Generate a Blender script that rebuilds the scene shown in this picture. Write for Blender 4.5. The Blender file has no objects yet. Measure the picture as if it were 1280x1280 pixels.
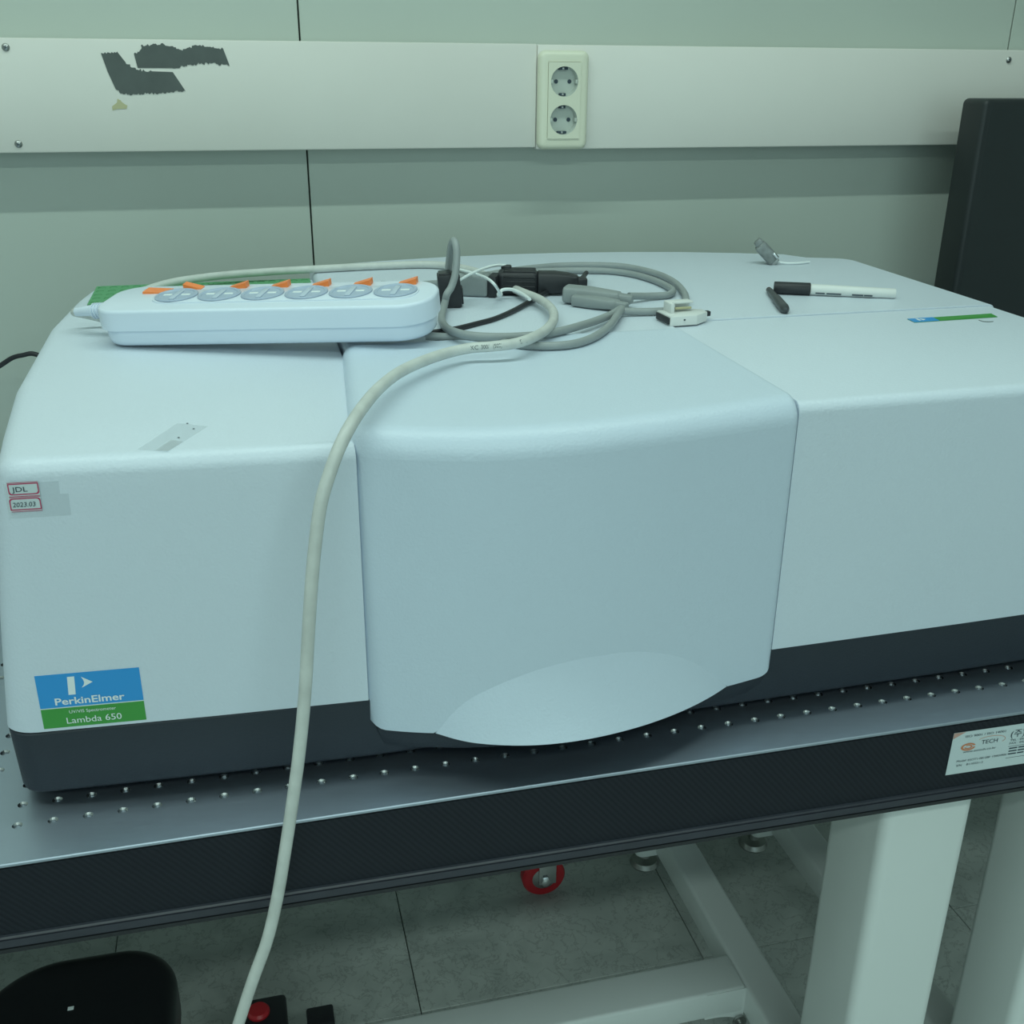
import bpy, bmesh, math, random
from mathutils import Vector, Matrix, Euler
random.seed(7)
S = bpy.context.scene
COL = S.collection
PI = math.pi
# table top is z = 0, floor is z = -0.78; x runs along the table front edge, y towards the wall (metres)
FZ = -0.78
CEIL = 1.72
WALL_Y = 0.845
RAIL_Y = 0.80

# ------------------------------------------------------------------ camera, world, lights, exposure
cam_d = bpy.data.cameras.new('camera')
cam_d.sensor_width = 36.0
cam_d.lens = 36.0 * 1343.68 / 1280.0
cam_d.clip_start = 0.02
cam = bpy.data.objects.new('camera', cam_d)
COL.objects.link(cam)
yaw, pitch, roll = 0.2486, 0.3988, 0.0085
fw = Vector((math.sin(yaw)*math.cos(pitch), math.cos(yaw)*math.cos(pitch), -math.sin(pitch)))
rt0 = Vector((math.cos(yaw), -math.sin(yaw), 0))
up0 = rt0.cross(fw)
rt = math.cos(roll)*rt0 + math.sin(roll)*up0
up = -math.sin(roll)*rt0 + math.cos(roll)*up0
cam.matrix_world = Matrix(((rt.x, up.x, -fw.x, 0.1969), (rt.y, up.y, -fw.y, -0.7185), (rt.z, up.z, -fw.z, 0.5305), (0, 0, 0, 1)))
S.camera = cam

w = bpy.data.worlds.new('world')
S.world = w
w.use_nodes = True
w.node_tree.nodes['Background'].inputs[0].default_value = (0.55, 0.8, 0.8, 1)
w.node_tree.nodes['Background'].inputs[1].default_value = 0.0

def area(name, loc, sx, sy, power, col, rot=(0, 0, 0)):
    l = bpy.data.lights.new(name, 'AREA')
    l.shape = 'RECTANGLE'; l.size = sx; l.size_y = sy
    l.energy = power; l.color = col
    o = bpy.data.objects.new(name, l)
    o.location = loc; o.rotation_euler = rot
    COL.objects.link(o)
    return o
LC = (0.77, 0.99, 0.91)
area('ceiling_lamp_row_near_wall', (0.15, 0.085, CEIL-0.03), 2.4, 0.03, 13.5, LC)
area('ceiling_lamp_row_middle', (0.1, -1.75, CEIL-0.03), 2.6, 0.12, 19, LC)
area('soft_front_fill', (0.2, -2.80, 0.75), 2.6, 1.5, 11, (0.66, 0.96, 1.0), (math.radians(90), 0, 0))  # broad cool fill added behind the camera to lift front faces; no real window

S.view_settings.view_transform = 'Standard'
S.view_settings.look = 'None'
S.view_settings.gamma = 1.0
S.view_settings.exposure = 0.2
S.view_settings.use_curve_mapping = False

# ------------------------------------------------------------------ materials
def mat(name, col, rough=0.5, metal=0.0, bump=0.0, bscale=200.0, var=0.0, vscale=8.0, spec=0.5, coat=0.0, alpha=1.0, trans=0.0):
    m = bpy.data.materials.new(name)
    m.use_nodes = True
    nt = m.node_tree
    b = nt.nodes['Principled BSDF']
    b.inputs['Base Color'].default_value = (*col, 1)
    b.inputs['Roughness'].default_value = rough
    b.inputs['Metallic'].default_value = metal
    b.inputs['Specular IOR Level'].default_value = spec
    b.inputs['Coat Weight'].default_value = coat
    b.inputs['Alpha'].default_value = alpha
    b.inputs['Transmission Weight'].default_value = trans
    tc = nt.nodes.new('ShaderNodeTexCoord')
    if var > 0:
        n = nt.nodes.new('ShaderNodeTexNoise')
        n.inputs['Scale'].default_value = vscale; n.inputs['Detail'].default_value = 5
        nt.links.new(tc.outputs['Object'], n.inputs['Vector'])
        r = nt.nodes.new('ShaderNodeValToRGB')
        r.color_ramp.elements[0].position = 0.3; r.color_ramp.elements[1].position = 0.7
        r.color_ramp.elements[0].color = (*[c*(1-var) for c in col], 1)
        r.color_ramp.elements[1].color = (*[min(1, c*(1+var)) for c in col], 1)
        nt.links.new(n.outputs['Fac'], r.inputs['Fac'])
        nt.links.new(r.outputs['Color'], b.inputs['Base Color'])
    if bump > 0:
        n2 = nt.nodes.new('ShaderNodeTexNoise')
        n2.inputs['Scale'].default_value = bscale; n2.inputs['Detail'].default_value = 3
        nt.links.new(tc.outputs['Object'], n2.inputs['Vector'])
        bp = nt.nodes.new('ShaderNodeBump')
        bp.inputs['Strength'].default_value = bump; bp.inputs['Distance'].default_value = 0.001
        nt.links.new(n2.outputs['Fac'], bp.inputs['Height'])
        nt.links.new(bp.outputs['Normal'], b.inputs['Normal'])
    return m

M_wall = mat('wall_panel_paint', (0.48, 0.53, 0.475), 0.45, var=0.02, vscale=3, bump=0.05, bscale=300)
M_room = mat('room_paint', (0.72, 0.74, 0.73), 0.7)
M_ceil = mat('ceiling_paint', (0.7, 0.72, 0.7), 0.8)
M_gap = mat('panel_joint', (0.03, 0.035, 0.03), 0.8)
M_rail = mat('ivory_rail_paint', (0.72, 0.70, 0.65), 0.4, var=0.02, vscale=6)
M_cover = mat('white_textured_plastic', (0.66, 0.73, 0.81), 0.42, bump=0.35, bscale=420, var=0.012, vscale=5)
M_door = mat('white_textured_door', (0.60, 0.69, 0.79), 0.42, bump=0.3, bscale=420, var=0.01, vscale=5)
M_base = mat('charcoal_plastic', (0.020, 0.027, 0.038), 0.5, bump=0.25, bscale=500)
M_green = mat('green_grille', (0.11, 0.36, 0.16), 0.5)
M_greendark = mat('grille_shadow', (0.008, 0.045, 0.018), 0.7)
M_blue = mat('label_blue', (0.03, 0.31, 0.72), 0.35)
M_lgreen = mat('label_green', (0.055, 0.32, 0.055), 0.35)
M_txt = mat('label_white_print', (0.82, 0.88, 0.88), 0.4)
M_strip = mat('white_gloss_plastic', (0.70, 0.78, 0.88), 0.25, var=0.01)
M_socket = mat('pale_blue_grey_plastic', (0.40, 0.48, 0.60), 0.35)
M_socklt = mat('socket_bar_plastic', (0.52, 0.60, 0.70), 0.35)
M_orange = mat('orange_switch', (1.0, 0.26, 0.06), 0.35)
M_cord = mat('aged_white_cable', (0.58, 0.60, 0.57), 0.45, var=0.09, vscale=60)
M_grey = mat('grey_cable', (0.30, 0.33, 0.33), 0.45, var=0.06, vscale=40)
M_greyplug = mat('grey_plug_plastic', (0.27, 0.30, 0.30), 0.5, var=0.05, vscale=30)
M_black = mat('black_rubber', (0.018, 0.02, 0.024), 0.5, bump=0.15, bscale=300)
M_blackgl = mat('black_gloss', (0.012, 0.014, 0.016), 0.3)
M_ink = mat('dark_ink', (0.03, 0.05, 0.07), 0.6)
M_cabprint = mat('cable_print', (0.10, 0.13, 0.13), 0.6)
M_red = mat('red_plastic', (0.55, 0.02, 0.03), 0.35)
M_redink = mat('red_ink', (0.48, 0.05, 0.13), 0.5)
M_paper = mat('sticker_paper', (0.60, 0.68, 0.70), 0.6)
M_ivory = mat('ivory_plastic', (0.72, 0.72, 0.58), 0.3)
M_ivin = mat('socket_inner_plastic', (0.50, 0.54, 0.49), 0.4)
M_steel = mat('screw_steel', (0.42, 0.43, 0.42), 0.35, 1.0)
M_bright = mat('bright_steel', (0.72, 0.74, 0.75), 0.22, 1.0)
M_frame = mat('white_powder_coat', (0.74, 0.78, 0.77), 0.4, var=0.02, vscale=4)
M_foil = mat('torn_dark_tape', (0.085, 0.10, 0.095), 0.55, var=0.12, vscale=30)
M_tan = mat('tan_tape', (0.50, 0.47, 0.28), 0.6)
M_white = mat('white_plastic', (0.72, 0.74, 0.72), 0.4)
M_brown = mat('brown_plastic', (0.16, 0.06, 0.035), 0.4)
M_pen = mat('dark_grey_pen', (0.045, 0.05, 0.055), 0.4)
M_clear = mat('clear_grey_plastic', (0.20, 0.22, 0.22), 0.3, var=0.25, vscale=120)
M_chairblk = mat('black_leather', (0.014, 0.016, 0.018), 0.38, bump=0.2, bscale=120)
M_monitor = mat('matte_black_monitor', (0.015, 0.02, 0.021), 0.5, bump=0.1, bscale=400)
M_screen = mat('dark_screen', (0.017, 0.023, 0.024), 0.45)
M_tape = mat('translucent_tape', (0.60, 0.66, 0.68), 0.25, alpha=0.11)


# brushed aluminium table top
M_table = mat('brushed_table_metal', (0.47, 0.53, 0.62), 0.46, 1.0)
nt = M_table.node_tree
b = nt.nodes['Principled BSDF']
tc = nt.nodes.new('ShaderNodeTexCoord'); mp = nt.nodes.new('ShaderNodeMapping')
mp.inputs['Scale'].default_value = (6, 90, 1)
nz = nt.nodes.new('ShaderNodeTexNoise'); nz.inputs['Scale'].default_value = 8; nz.inputs['Detail'].default_value = 6
rr = nt.nodes.new('ShaderNodeMapRange'); rr.inputs[3].default_value = 0.40; rr.inputs[4].default_value = 0.52
nt.links.new(tc.outputs['Object'], mp.inputs['Vector']); nt.links.new(mp.outputs['Vector'], nz.inputs['Vector'])
nt.links.new(nz.outputs['Fac'], rr.inputs['Value']); nt.links.new(rr.outputs['Result'], b.inputs['Roughness'])

# black woven carbon-look skirt
M_skirt = mat('carbon_weave_skirt', (0.01, 0.013, 0.02), 0.5, spec=0.3)
nt = M_skirt.node_tree
b = nt.nodes['Principled BSDF']
tc = nt.nodes.new('ShaderNodeTexCoord'); mp = nt.nodes.new('ShaderNodeMapping')
mp.inputs['Rotation'].default_value = (0, math.radians(40), 0)
wv = nt.nodes.new('ShaderNodeTexWave'); wv.inputs['Scale'].default_value = 75; wv.inputs['Distortion'].default_value = 0.6
wv.inputs['Detail'].default_value = 2
cr = nt.nodes.new('ShaderNodeValToRGB')
cr.color_ramp.elements[0].color = (0.0065, 0.009, 0.015, 1); cr.color_ramp.elements[1].color = (0.012, 0.015, 0.023, 1)
bp = nt.nodes.new('ShaderNodeBump'); bp.inputs['Strength'].default_value = 0.25; bp.inputs['Distance'].default_value = 0.0005
nt.links.new(tc.outputs['Object'], mp.inputs['Vector']); nt.links.new(mp.outputs['Vector'], wv.inputs['Vector'])
nt.links.new(wv.outputs['Fac'], cr.inputs['Fac']); nt.links.new(cr.outputs['Color'], b.inputs['Base Color'])
nt.links.new(wv.outputs['Fac'], bp.inputs['Height']); nt.links.new(bp.outputs['Normal'], b.inputs['Normal'])
M_lip = mat('dark_edge_profile', (0.035, 0.038, 0.052), 0.4, var=0.15, vscale=25)

# marble-pattern vinyl floor tile
M_tile = bpy.data.materials.new('marble_vinyl_tile'); M_tile.use_nodes = True
nt = M_tile.node_tree
b = nt.nodes['Principled BSDF']; b.inputs['Roughness'].default_value = 0.5
tc = nt.nodes.new('ShaderNodeTexCoord')
geo = nt.nodes.new('ShaderNodeNewGeometry')
oi = nt.nodes.new('ShaderNodeObjectInfo')
cx = nt.nodes.new('ShaderNodeVectorMath'); cx.operation = 'SCALE'; cx.inputs['Scale'].default_value = 13.0
cmb = nt.nodes.new('ShaderNodeCombineXYZ')
nt.links.new(oi.outputs['Random'], cmb.inputs[0]); nt.links.new(oi.outputs['Random'], cmb.inputs[2])
nt.links.new(cmb.outputs[0], cx.inputs[0])
ad = nt.nodes.new('ShaderNodeVectorMath'); ad.operation = 'ADD'
nt.links.new(tc.outputs['Object'], ad.inputs[0]); nt.links.new(cx.outputs[0], ad.inputs[1])
n1 = nt.nodes.new('ShaderNodeTexNoise'); n1.inputs['Scale'].default_value = 9; n1.inputs['Detail'].default_value = 7; n1.inputs['Distortion'].default_value = 1.2
nt.links.new(ad.outputs[0], n1.inputs['Vector'])
# veins: narrow band of a distorted noise
n2 = nt.nodes.new('ShaderNodeTexNoise'); n2.inputs['Scale'].default_value = 34; n2.inputs['Detail'].default_value = 8; n2.inputs['Distortion'].default_value = 0.5; n2.inputs['Roughness'].default_value = 0.62
nt.links.new(ad.outputs[0], n2.inputs['Vector'])
vr = nt.nodes.new('ShaderNodeValToRGB')
e = vr.color_ramp.elements
e[0].position = 0.472; e[0].color = (1, 1, 1, 1)
e[1].position = 0.515; e[1].color = (1, 1, 1, 1)
m1 = e.new(0.492); m1.color = (0.35, 0.35, 0.35, 1)
nt.links.new(n2.outputs['Fac'], vr.inputs['Fac'])
br = nt.nodes.new('ShaderNodeValToRGB')
br.color_ramp.elements[0].position = 0.3; br.color_ramp.elements[0].color = (0.44, 0.48, 0.46, 1)
br.color_ramp.elements[1].position = 0.7; br.color_ramp.elements[1].color = (0.64, 0.68, 0.65, 1)
nt.links.new(n1.outputs['Fac'], br.inputs['Fac'])
mx = nt.nodes.new('ShaderNodeMix'); mx.data_type = 'RGBA'; mx.blend_type = 'MULTIPLY'; mx.inputs[0].default_value = 0.5
nt.links.new(br.outputs['Color'], mx.inputs[6]); nt.links.new(vr.outputs['Color'], mx.inputs[7])
nt.links.new(mx.outputs[2], b.inputs['Base Color'])

# ------------------------------------------------------------------ mesh helpers
def mesh_obj(name, verts, faces, m, parent=None, smooth=None, midx=None, mats=None):
    me = bpy.data.meshes.new(name)
    me.from_pydata([tuple(v) for v in verts], [], faces)
    if mats:
        for q in mats: me.materials.append(q)
        if midx: me.polygons.foreach_set('material_index', midx)
    else:
        me.materials.append(m)
    bm = bmesh.new(); bm.from_mesh(me)
    bmesh.ops.recalc_face_normals(bm, faces=bm.faces)
    bm.to_mesh(me); bm.free()
    if smooth is not None:
        me.shade_smooth()
        me.set_sharp_from_angle(angle=math.radians(smooth))
    o = bpy.data.objects.new(name, me)
    COL.objects.link(o)
    if parent: o.parent = parent
    return o

def thing(name, label, cat, loc=(0, 0, 0), group=None):
    o = bpy.data.objects.new(name, None)
    o.empty_display_size = 0.05
    COL.objects.link(o)
    o.location = loc
    o['label'] = label; o['category'] = cat
    if group: o['group'] = group
    return o

def tag(o, label, cat, group=None):
    o['label'] = label; o['category'] = cat
    if group: o['group'] = group
    return o

def struct(o):
    o['kind'] = 'structure'
    return o

def box_bm(bm, c, s, M=None, bev=0.0, seg=2):
    r = bmesh.ops.create_cube(bm, size=1.0)
    vs = r['verts']
    for v in vs: v.co = Vector((v.co.x*s[0], v.co.y*s[1], v.co.z*s[2]))
    if bev > 0:
        es = list({e for v in vs for e in v.link_edges})
        g = bmesh.ops.bevel(bm, geom=es, offset=bev, segments=seg, affect='EDGES', profile=0.5)
        vs = list({v for f in g['faces'] for v in f.verts} | {v for v in vs if v.is_valid})
    T = Matrix.Translation(Vector(c))
    if M is not None: T = T @ M.to_4x4()
    bmesh.ops.transform(bm, matrix=T, verts=vs)
    return vs

def bm_obj(name, bm, m, parent=None, smooth=35):
    me = bpy.data.meshes.new(name)
    bmesh.ops.recalc_face_normals(bm, faces=bm.faces)
    bm.to_mesh(me); bm.free()
    me.materials.append(m)
    if smooth is not None:
        me.shade_smooth(); me.set_sharp_from_angle(angle=math.radians(smooth))
    o = bpy.data.objects.new(name, me)
    COL.objects.link(o)
    if parent: o.parent = parent
    return o

def box(name, c, s, m, parent=None, bev=0.002, M=None, seg=2):
    bm = bmesh.new()
    box_bm(bm, c, s, M, bev, seg)
    return bm_obj(name, bm, m, parent)

def cyl(name, a, bb, r1, r2, m, parent=None, n=20, bev=0.0):
    """cylinder / cone from a to b, rounded rims"""
    a = Vector(a); bb = Vector(bb)
    L = (bb-a).length
    prof = [(0, 0)]
    if bev > 0:
        prof += [(r1-bev, 0), (r1-bev*0.3, bev*0.3), (r1, bev), (r2, L-bev), (r2-bev*0.3, L-bev*0.3), (r2-bev, L), (0, L)]
    else:
        prof += [(r1, 0), (r2, L), (0, L)]
    return lathe(name, a, (bb-a).normalized(), prof, m, parent, n)

def lathe(name, org, axis, prof, m, parent=None, n=24, smooth=35):
    q = Vector((0, 0, 1)).rotation_difference(Vector(axis))
    V = []; F = []
    rings = []
    for (r, h) in prof:
        if r < 1e-6:
            rings.append([len(V)]); V.append(Vector((0, 0, h)))
        else:
            ids = []
            for k in range(n):
                t = 2*PI*k/n
                ids.append(len(V)); V.append(Vector((r*math.cos(t), r*math.sin(t), h)))
            rings.append(ids)
    for A, B in zip(rings, rings[1:]):
        if len(A) == 1 and len(B) == 1: continue
        for k in range(n):
            k2 = (k+1) % n
            if len(A) == 1: F.append((A[0], B[k], B[k2]))
            elif len(B) == 1: F.append((A[k], A[k2], B[0]))
            else: F.append((A[k], A[k2], B[k2], B[k]))
    V = [q @ v + Vector(org) for v in V]
    return mesh_obj(name, V, F, m, parent, smooth)

def catmull(P, n=8):
    P = [Vector(p) for p in P]
    out = []
    for i in range(len(P)-1):
        p0 = P[i-1] if i > 0 else P[i]*2-P[i+1]
        p1, p2 = P[i], P[i+1]
        p3 = P[i+2] if i+2 < len(P) else P[i+1]*2-P[i]
        for k in range(n):
            t = k/n
            out.append(0.5*((2*p1)+(p2-p0)*t+(2*p0-5*p1+4*p2-p3)*t*t+(3*p1-p0-3*p2+p3)*t**3))
    out.append(P[-1])
    return out

def tube(name, P, r, m, parent=None, n=12, sub=8, spline=True):
    pts = catmull(P, sub) if spline else [Vector(p) for p in P]
    V = []; F = []
    T = [(pts[min(i+1, len(pts)-1)]-pts[max(i-1, 0)]).normalized() for i in range(len(pts))]
    up_ = Vector((0, 0, 1)) if abs(T[0].z) < 0.9 else Vector((1, 0, 0))
    N = (up_ - T[0]*up_.dot(T[0])).normalized()
    for i, p in enumerate(pts):
        if i: N = (N - T[i]*N.dot(T[i])).normalized()
        B = T[i].cross(N)
        rr_ = r(i/(len(pts)-1)) if callable(r) else r
        for k in range(n):
            t = 2*PI*k/n
            V.append(p + (N*math.cos(t)+B*math.sin(t))*rr_)
    for i in range(len(pts)-1):
        for k in range(n):
            F.append((i*n+k, i*n+(k+1) % n, (i+1)*n+(k+1) % n, (i+1)*n+k))
    F.append(tuple(range(n-1, -1, -1))); F.append(tuple(range((len(pts)-1)*n, len(pts)*n)))
    return mesh_obj(name, V, F, m, parent, 50)

def round_poly(pts, seg=6):
    """pts: (x, y, radius) counter-clockwise -> rounded outline"""
    out = []
    n = len(pts)
    for i, (x, y, r) in enumerate(pts):
        p = Vector((x, y)); a = Vector(pts[i-1][:2]); c = Vector(pts[(i+1) % n][:2])
        if r <= 0: out.append(p); continue
        d1 = (a-p).normalized(); d2 = (c-p).normalized()
        ang = d1.angle(d2)
        if ang > math.radians(176): out.append(p); continue
        tl = min(r/math.tan(ang/2), 0.48*(a-p).length, 0.48*(c-p).length)
        rr_ = tl*math.tan(ang/2)
        cen = p + (d1+d2).normalized()*(rr_/math.sin(ang/2))
        v1 = p+d1*tl-cen; v2 = p+d2*tl-cen
        tot = v1.angle_signed(v2) if v1.length > 1e-9 else 0
        for k in range(seg+1):
            t = -tot*k/seg
            out.append(cen + Vector((v1.x*math.cos(t)-v1.y*math.sin(t), v1.x*math.sin(t)+v1.y*math.cos(t))))
    return out

def inset(poly, d, wfun=None):
    n = len(poly); out = []
    if wfun:
        ws_ = [wfun((poly[i-1]+poly[i])/2) for i in range(n)]   # weight of the edge that ends at i
        for i in range(n):
            e1 = (poly[i]-poly[i-1]).normalized(); e2 = (poly[(i+1) % n]-poly[i]).normalized()
            n1 = Vector((-e1.y, e1.x)); n2 = Vector((-e2.y, e2.x))
            d1, d2 = d*ws_[i], d*ws_[(i+1) % n]
            det = n1.x*n2.y-n1.y*n2.x
            if abs(det) < 0.25: out.append(poly[i]+(n1+n2).normalized()*((d1+d2)/2))
            else: out.append(poly[i]+Vector(((d1*n2.y-d2*n1.y)/det, (n1.x*d2-n2.x*d1)/det)))
        return out
    for i in range(n):
        e1 = (poly[i]-poly[i-1]); e2 = (poly[(i+1) % n]-poly[i])
        if e1.length < 1e-9: e1 = e2
        if e2.length < 1e-9: e2 = e1
        n1 = Vector((-e1.y, e1.x)).normalized(); n2 = Vector((-e2.y, e2.x)).normalized()
        m_ = n1+n2
        if m_.length < 1e-6: m_ = n1
        m_.normalize()
        out.append(poly[i]+m_*(d/max(0.35, m_.dot(n1))))
    return out

def prism(name, poly, z0, z1, m, parent=None, r=0.01, seg=6, draft=0.0, rb=0.0, smooth=40, bottom=True, M=None, wfun=None):
    """extruded outline with a filleted top rim; draft pushes the foot outwards; rb rounds the lower rim"""
    rings = []
    if rb > 0:
        for k in range(4):
            t = k/3*PI/2
            rings.append((inset(poly, rb*(1-math.sin(t))-draft), z0+rb*(1-math.cos(t))))
    else:
        rings.append((inset(poly, -draft), z0))
    if r > 0:
        for k in range(seg+1):
            t = k/seg*PI/2
            rings.append((inset(poly, r*(1-math.cos(t)), wfun), z1-r+r*math.sin(t)))
    else:
        rings.append((poly, z1))
    V = []; F = []; n = len(poly)
    for R_, z in rings:
        for p in R_: V.append(Vector((p.x, p.y, z)))
    for i in range(len(rings)-1):
        for k in range(n):
            F.append((i*n+k, i*n+(k+1) % n, (i+1)*n+(k+1) % n, (i+1)*n+k))
    F.append(tuple(range((len(rings)-1)*n, len(rings)*n)))
    if bottom: F.append(tuple(range(n-1, -1, -1)))
    if M is not None: V = [M @ v for v in V]
    return mesh_obj(name, V, F, m, parent, smooth)

def hole_sheet(x0, y0, nx, ny, px, py, rx, ry, depth, z, ch=0.0, n=16):
    """plate of nx*ny cells, each with a real hole; returns verts, faces, material index (0 plate, 1 chamfer, 2 bore)"""
    V = []; F = []; I = []
    for i in range(nx):
        for j in range(ny):
            cx_, cy_ = x0+px*i, y0+py*j
            o = len(V)
            for k in range(n):
                t = 2*PI*k/n+PI/4
                c_, s_ = math.cos(t), math.sin(t)
                sc = 1/max(abs(c_), abs(s_))
                V.append((cx_+c_*sc*px/2, cy_+s_*sc*py/2, z))
            for k in range(n):
                t = 2*PI*k/n+PI/4; V.append((cx_+(rx+ch)*math.cos(t), cy_+(ry+ch)*math.sin(t), z))
            for k in range(n):
                t = 2*PI*k/n+PI/4; V.append((cx_+rx*math.cos(t), cy_+ry*math.sin(t), z-max(ch, 0.0002)))
            for k in range(n):
                t = 2*PI*k/n+PI/4; V.append((cx_+rx*math.cos(t), cy_+ry*math.sin(t), z-depth))
            for k in range(n):
                k2 = (k+1) % n
                for l in range(3):
                    F.append((o+l*n+k, o+l*n+k2, o+(l+1)*n+k2, o+(l+1)*n+k)); I.append((0, 1, 2)[l])
            F.append(tuple(o+3*n+k for k in range(n))); I.append(2)
    return V, F, I

def raw_obj(name, V, F, mats, I, parent=None):
    me = bpy.data.meshes.new(name)
    me.from_pydata(V, [], F)
    for q in mats: me.materials.append(q)
    me.polygons.foreach_set('material_index', I)
    o = bpy.data.objects.new(name, me); COL.objects.link(o)
    if parent: o.parent = parent
    return o

def text_obj(name, s, org, right, upv, height, width, m, parent=None, nrm_off=0.0003, shear=0.0, bold=0.0):
    """lettering as a flat mesh; org = left end of the base line, fits `width` if given"""
    cu = bpy.data.curves.new(name, 'FONT')
    cu.body = s; cu.size = 1.0; cu.resolution_u = 3; cu.shear = shear; cu.offset = bold
    t = bpy.data.objects.new(name, cu); COL.objects.link(t)
    dg = bpy.context.evaluated_depsgraph_get(); dg.update()
    me = bpy.data.meshes.new_from_object(t.evaluated_get(dg))
    COL.objects.unlink(t); bpy.data.objects.remove(t)
    right = Vector(right).normalized(); upv = Vector(upv).normalized(); nr = right.cross(upv)
    xs = [v.co.x for v in me.vertices] or [0, 1]
    x0, x1 = min(xs), max(xs)
    sy = height/0.70
    sx = (width/(x1-x0)) if width else sy
    for v in me.vertices:
        p = v.co.copy()
        v.co = Vector(org)+right*((p.x-x0)*sx)+upv*(p.y*sy)+nr*nrm_off
    me.materials.clear(); me.materials.append(m)
    o = bpy.data.objects.new(name, me); COL.objects.link(o)
    if parent: o.parent = parent
    return o

def plate(name, pts, nrm, th, m, parent=None):
    """thin sheet from an outline of 3D points, thickness th along nrm"""
    nrm = Vector(nrm).normalized()
    P = [Vector(p) for p in pts]; n = len(P)
    V = P+[p+nrm*th for p in P]
    F = [tuple(range(n-1, -1, -1)), tuple(range(n, 2*n))]+[(k, (k+1) % n, n+(k+1) % n, n+k) for k in range(n)]
    return mesh_obj(name, V, F, m, parent)

# ------------------------------------------------------------------ room shell
fl = struct(box('floor', (0.6, -1.0, FZ-0.055), (5.6, 3.7, 0.1), M_gap, bev=0))
TS = 0.4515
bm = bmesh.new()
box_bm(bm, (0, 0, 0), (TS-0.0016, TS-0.0016, 0.005), None, 0.0006, 1)
t0 = bm_obj('tile', bm, M_tile, fl)
first = True
for i in range(-6, 7):
    for j in range(-7, 1):
        o = t0 if first else t0.copy()
        if not first: COL.objects.link(o)
        first = False
        o.location = (0.364+TS*(i+0.5), 0.463+TS*(j+0.5)-0.0, FZ-0.0025)
bm = bmesh.new()
wb = struct(box('wall_back', (0.6, WALL_Y+0.062, 0.47), (5.6, 0.1, 2.5), M_gap, bev=0))
PW = 1.075
for i in range(-2, 3):
    x0 = 0.3010+PW*i
    box('wall_panel', (x0+PW/2, WALL_Y+0.006, 0.47), (PW-0.0022, 0.012, 2.5), M_wall, wb, bev=0.0006, seg=1)
struct(box('wall_left', (-2.25, -1.0, 0.47), (0.1, 3.7, 2.5), M_room, bev=0))
struct(box('wall_right', (3.45, -1.0, 0.47), (0.1, 3.7, 2.5), M_room, bev=0))
struct(box('wall_front', (0.6, -2.9, 0.47), (5.6, 0.1, 2.5), M_room, bev=0))
struct(box('ceiling', (0.6, -1.0, CEIL+0.05), (5.6, 3.9, 0.1), M_ceil, bev=0))

# wall board that carries the socket, in two lengths
for k, (x0, x1, z0, z1) in enumerate(((-1.6, 0.61215, 0.4172, 0.5497), (0.6123, 2.6, 0.4145, 0.5490))):
    tr = struct(box('trim_%d' % (k+1), ((x0+x1)/2, (RAIL_Y+WALL_Y)/2, (z0+z1)/2), (x1-x0, WALL_Y-RAIL_Y-0.0005, z1-z0), M_rail, bev=0.0025))
    for sx, sz in (((-0.0526, 0.5388), (-0.0558, 0.4281)) if k == 0 else ((1.3466, 0.535), (1.3446, 0.428))):
        sc = lathe('screw', (sx, RAIL_Y+0.0004, sz), (0, -1, 0), [(0.0046, 0), (0.0046, 0.0008), (0.0036, 0.0022), (0.0016, 0.003), (0, 0.0031)], M_steel, tr, 18)
        for a_ in (0, PI/2):
            Mx = Matrix.Rotation(a_+0.3, 3, 'Y')
            box('cross_slot', (sx, RAIL_Y-0.0027, sz), (0.0042, 0.0006, 0.0009), M_ink, sc, bev=0, M=Mx)

def torn(name, outline, m, label, amp=0.0016, edges=()):
    """torn sheet: outline in x,z on the board; the listed edges get a ragged tear"""
    P = []
    n = len(outline)
    for i in range(n):
        a = outline[i]; b_ = outline[(i+1) % n]
        P.append(Vector((a[0], RAIL_Y-0.0004, a[1])))
        if i in edges:
            L = math.hypot(b_[0]-a[0], b_[1]-a[1]); k = max(2, int(L/0.0016))
            nx_, nz_ = -(b_[1]-a[1])/L, (b_[0]-a[0])/L
            for q in range(1, k):
                t = q/k; d = random.uniform(-amp, amp)
                P.append(Vector((a[0]+(b_[0]-a[0])*t+nx_*d, RAIL_Y-0.0004, a[1]+(b_[1]-a[1])*t+nz_*d)))
    o = plate(name, P, (0, 1, 0), 0.0004, m)
    return tag(o, label, 'tape', 'torn tape remnants on the wall board' if name == 'tape_patch' else None)
torn('tape_patch', [(0.0553, 0.5335), (0.0745, 0.5352), (0.083, 0.523), (0.0945, 0.5146), (0.113, 0.5128), (0.138, 0.5121), (0.1511, 0.4897), (0.1200, 0.4872), (0.0774, 0.4858), (0.0676, 0.4914), (0.0605, 0.512)],
     M_foil, 'dark torn tape patch of bent L shape, lower of two on the wall board', edges=(0, 2, 3, 6, 7, 8))
torn('tape_patch', [(0.094, 0.5330), (0.1015, 0.5368), (0.1034, 0.5425), (0.1311, 0.5440), (0.1445, 0.5410), (0.1524, 0.5368), (0.1600, 0.5405), (0.1742, 0.5438), (0.190, 0.5420), (0.202, 0.5395), (0.208, 0.520), (0.1856, 0.5225), (0.165, 0.5212), (0.1376, 0.5167), (0.0965, 0.5167)],
     M_foil, 'dark torn tape strip with ragged wavy edge, upper of two on wall board', edges=(0, 1, 2, 3, 4, 5, 6, 7, 8, 10, 11, 12))
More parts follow.
